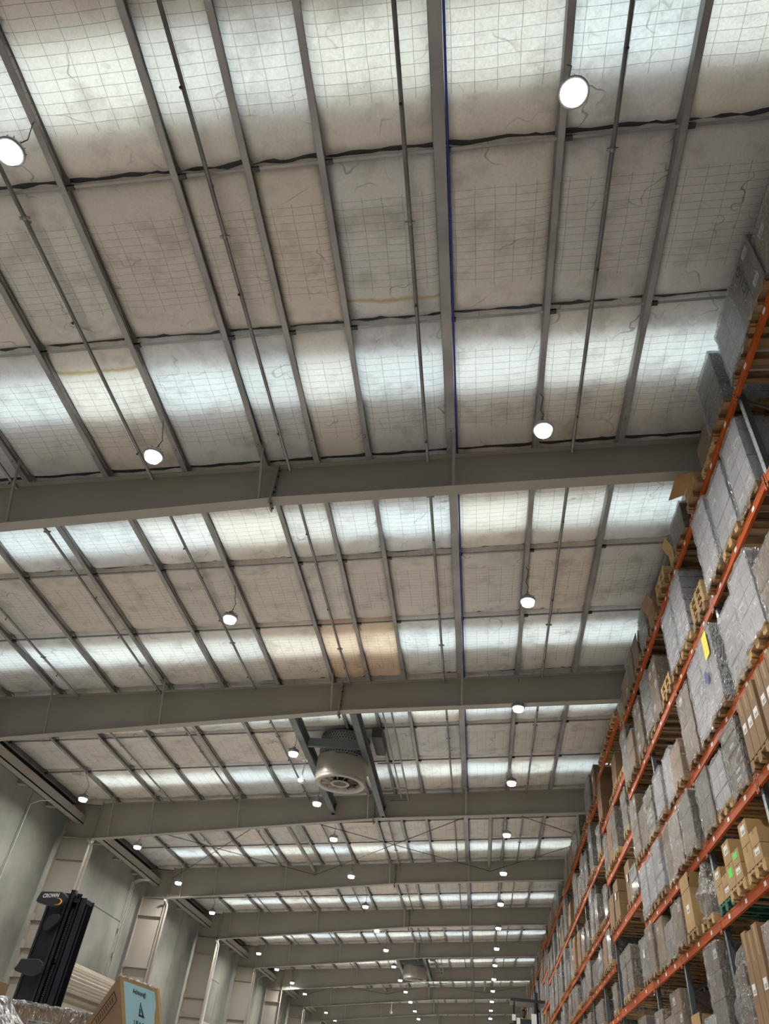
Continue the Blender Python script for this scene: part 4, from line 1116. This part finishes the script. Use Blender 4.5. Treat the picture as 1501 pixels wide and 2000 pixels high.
# printed box on the side panel
sx_ = (ll - tl).normalized(); dn = (bl - tl).normalized()
def on_side(a, c, lift=.001): return tl + (ll - tl) * a + dn * c + n2 * lift - O
b = MB()
for (a0, c0), (a1, c1) in (((.16, .035), (.80, .035)), ((.10, .09), (.72, .09))):
    b.bar(on_side(a0, c0), on_side(a1, c1), .003, .003, 'black')
b.bar(on_side(.16, .035), on_side(.10, .09), .003, .003, 'black'); b.bar(on_side(.80, .035), on_side(.72, .09), .003, .003, 'black')
for q in range(9):
    a0 = .22 + q * .055; b.bar(on_side(a0, .05), on_side(a0 - .02, .075), .004, .002, 'black')
b.build('printed_frame', ac)

# small brown carton at the left border
p_ = at(-14, 1925, 4.6)
loose_carton('carton', 'plain brown carton cut off by the left picture edge', Matrix.Translation((p_.x - .43, 4.6, 0)), .33, .35, p_.z + .05, 'brown')

# ================================================================== ORDER PICKER CAB + DRIVER
CY = 34.0
c0 = at(1004, 1956, CY); c1 = at(1046, 1960, CY); zt = c0.z
cab = thing('order_picker', 'black order picker truck with raised glazed cab down the aisle', 'forklift', ((c0.x + c1.x) / 2, CY, 0))
W2 = (c1.x - c0.x) / 2; zf = at(1022, 1971.5, CY + .45).z - 1.79; zg = at(1022, 1990.5, CY).z
MB().box((-W2 - .15, -.15, zt), (W2 + .35, 1.1, zt + .10), 'blackp').build('overhead_guard', cab)
for sx2 in (-1, 1):
    for yy in (0, .95): MB().box((sx2 * W2 - .022, yy - .03, zf), (sx2 * W2 + .022, yy + .03, zt), 'blackp').build('cab_post', cab)
MB().box((-W2, -.04, zf), (W2, .0, zg), 'blackp').build('front_guard', cab)
MB().box((-W2 - .05, -.05, zf - .15), (W2 + .05, 1.05, zf), 'blackp').build('platform', cab)
MB().box((-W2 + .04, -.03, zg), (W2 - .04, -.022, zt - .02), 'glass').build('windscreen', cab)
for q, (a0, z0_) in enumerate(((-.52, -.62), (-.35, -.72), (.22, -.9))):
    MB().box((a0, -.045, zt + z0_), (a0 + (.14 if q < 2 else .2), -.04, zt + z0_ + (.2 if q < 2 else .55)), 'label').build('paper_sheet', cab)
b = MB(); b.box((W2 + .02, 1.05, .3), (W2 + .16, 1.3, zt + .5), 'blackp'); b.box((-W2 - .16, 1.05, .3), (-W2 - .02, 1.3, zt - .6), 'blackp'); b.build('mast', cab)
MB().box((-.7, 1.0, .1), (.7, 3.0, 1.3), 'blackp').build('chassis', cab)
MB().lathe([(.001, -.06), (.19, -.06), (.2, 0), (.19, .06), (.001, .06)], 'black', 18, Matrix.Translation((-.6, 1.3, .2)) @ Matrix.Rotation(R(90), 4, 'Y')).build('wheel', cab)
MB().lathe([(.001, -.06), (.19, -.06), (.2, 0), (.19, .06), (.001, .06)], 'black', 18, Matrix.Translation((.6, 1.3, .2)) @ Matrix.Rotation(R(90), 4, 'Y')).build('wheel', cab)

def person(loc, rot):
    t = thing('person', 'driver in a yellow high-visibility vest standing in the raised cab', 'person', loc, rot)
    def skin_mesh(joints, edges, rad, k, root=0, sub=1):
        me = bpy.data.meshes.new('body'); me.from_pydata(joints, edges, []); ob = bpy.data.objects.new('tmp', me); col.objects.link(ob)
        mo = ob.modifiers.new('s', 'SKIN'); mo.use_smooth_shade = True
        for i, v in enumerate(me.skin_vertices[0].data): v.radius = (rad[i][0], rad[i][1]) if isinstance(rad[i], tuple) else (rad[i], rad[i]); v.use_root = (i == root)
        s2 = ob.modifiers.new('u', 'SUBSURF'); s2.levels = sub; s2.render_levels = sub
        dg = bpy.context.evaluated_depsgraph_get(); m2 = bpy.data.meshes.new_from_object(ob.evaluated_get(dg)); bpy.data.objects.remove(ob)
        m2.materials.clear(); m2.materials.append(MT[k])
        return m2
    J = [(0, 0, .95), (0, .01, 1.15), (0, .01, 1.38), (0, 0, 1.50), (0, -.01, 1.58),                  # pelvis .. neck, head base
         (.17, 0, 1.42), (.25, -.05, 1.16), (.20, -.27, 1.06), (.17, -.35, 1.07),
         (-.17, 0, 1.42), (-.25, -.05, 1.16), (-.20, -.27, 1.06), (-.17, -.35, 1.07),
         (.10, 0, .88), (.11, -.02, .48), (.11, .03, .09), (.12, -.12, .04),
         (-.10, 0, .88), (-.11, -.02, .48), (-.11, .03, .09), (-.12, -.12, .04)]
    E = [(0, 1), (1, 2), (2, 3), (3, 4), (2, 5), (5, 6), (6, 7), (7, 8), (2, 9), (9, 10), (10, 11), (11, 12), (0, 13), (13, 14), (14, 15), (15, 16), (0, 17), (17, 18), (18, 19), (19, 20)]
    Rr = [(.15, .11), (.14, .10), (.12, .09), .05, .048, .06, .045, .036, .03, .06, .045, .036, .03, .085, .06, .045, .04, .085, .06, .045, .04]
    put(skin_mesh(J, E, Rr, 'trousers'), 'body', t)
    V = [(0, 0, .98), (0, .01, 1.15), (0, .01, 1.42), (.15, 0, 1.47), (-.15, 0, 1.47)]
    put(skin_mesh(V, [(0, 1), (1, 2), (2, 3), (2, 4)], [(.17, .13), (.16, .12), (.19, .14), (.10, .10), (.10, .10)], 'vest'), 'safety_vest', t)
    hd = MB(); vs = []; n, mrow = 16, 12
    for j in range(mrow + 1):
        ph_ = math.pi * j / mrow
        for i in range(n):
            an = 2 * math.pi * i / n; x_ = .074 * math.sin(ph_) * math.cos(an); y_ = .094 * math.sin(ph_) * math.sin(an); z_ = .118 * math.cos(ph_)
            if z_ < -.02: x_ *= 1 - (-.02 - z_) * 3.2; y_ *= 1 - (-.02 - z_) * 1.5
            if y_ < -.07 and abs(x_) < .02 and -.035 < z_ < .02: y_ -= .022       # nose
            vs.append((x_, y_ - .015, 1.665 + z_))
    hd.add(vs, [(j * n + i, (j + 1) * n + i, (j + 1) * n + (i + 1) % n, j * n + (i + 1) % n) for j in range(mrow) for i in range(n)], 'skin', smooth=True)
    for s in (-1, 1):
        hd.lathe([(.001, -.006), (.012, -.004), (.014, .004), (.001, .006)], 'hair', 8, Matrix.Translation((s * .028, -.103, 1.67)))
        hd.lathe([(.001, -.02), (.013, -.012), (.013, .012), (.001, .02)], 'skin', 8, Matrix.Translation((s * .076, 0, 1.66)))
    hd.box((-.022, -.106, 1.607), (.022, -.098, 1.615), 'hair')
    hd.build('head', t)
    hr = MB(); vs = []
    for j in range(7):
        ph_ = math.pi * .56 * j / 6
        for i in range(n):
            an = 2 * math.pi * i / n; back = .5 + .5 * math.sin(an); pz = ph_ * (.62 + .38 * back)
            vs.append((.082 * math.sin(pz) * math.cos(an), .102 * math.sin(pz) * math.sin(an) - .008, 1.672 + .122 * math.cos(pz)))
    hr.add(vs, [(j * n + i, (j + 1) * n + i, (j + 1) * n + (i + 1) % n, j * n + (i + 1) % n) for j in range(6) for i in range(n)], 'hair', smooth=True); hr.build('hair', t)
    for s in (-1, 1):
        MB().box((s * .09 - .02, -.150, 1.0), (s * .09 + .02, -.125, 1.38), 'refl').build('reflective_strip', t)
        h = MB(); x0 = s * .17
        for f in range(4): h.tube([(x0 - .03 + f * .018, -.37, 1.08), (x0 - .03 + f * .018, -.43 - .006 * (f % 3), 1.075), (x0 - .03 + f * .018, -.445, 1.04)], [.0095, .009, .007], 'skin', 6)
        h.tube([(x0 - s * .035, -.36, 1.07), (x0 - s * .055, -.40, 1.06), (x0 - s * .05, -.43, 1.05)], [.011, .010, .008], 'skin', 6)
        h.add([(x0 + a * .04, -.36 + b_ * .035, 1.07 + c_ * .016) for a in (-1, 1) for b_ in (-1, 1) for c_ in (-1, 1)], [(0, 1, 3, 2), (4, 6, 7, 5), (0, 4, 5, 1), (2, 3, 7, 6), (0, 2, 6, 4), (1, 5, 7, 3)], 'skin')
        h.build('hand', t)
    return t
ph_ = at(1022, 1973, CY + .45)
person((ph_.x, CY + .45, zf), R(5))
print('objects', len(bpy.data.objects), 'zf', zf, 'headtop', ph_.z, 'should be zf+1.79')
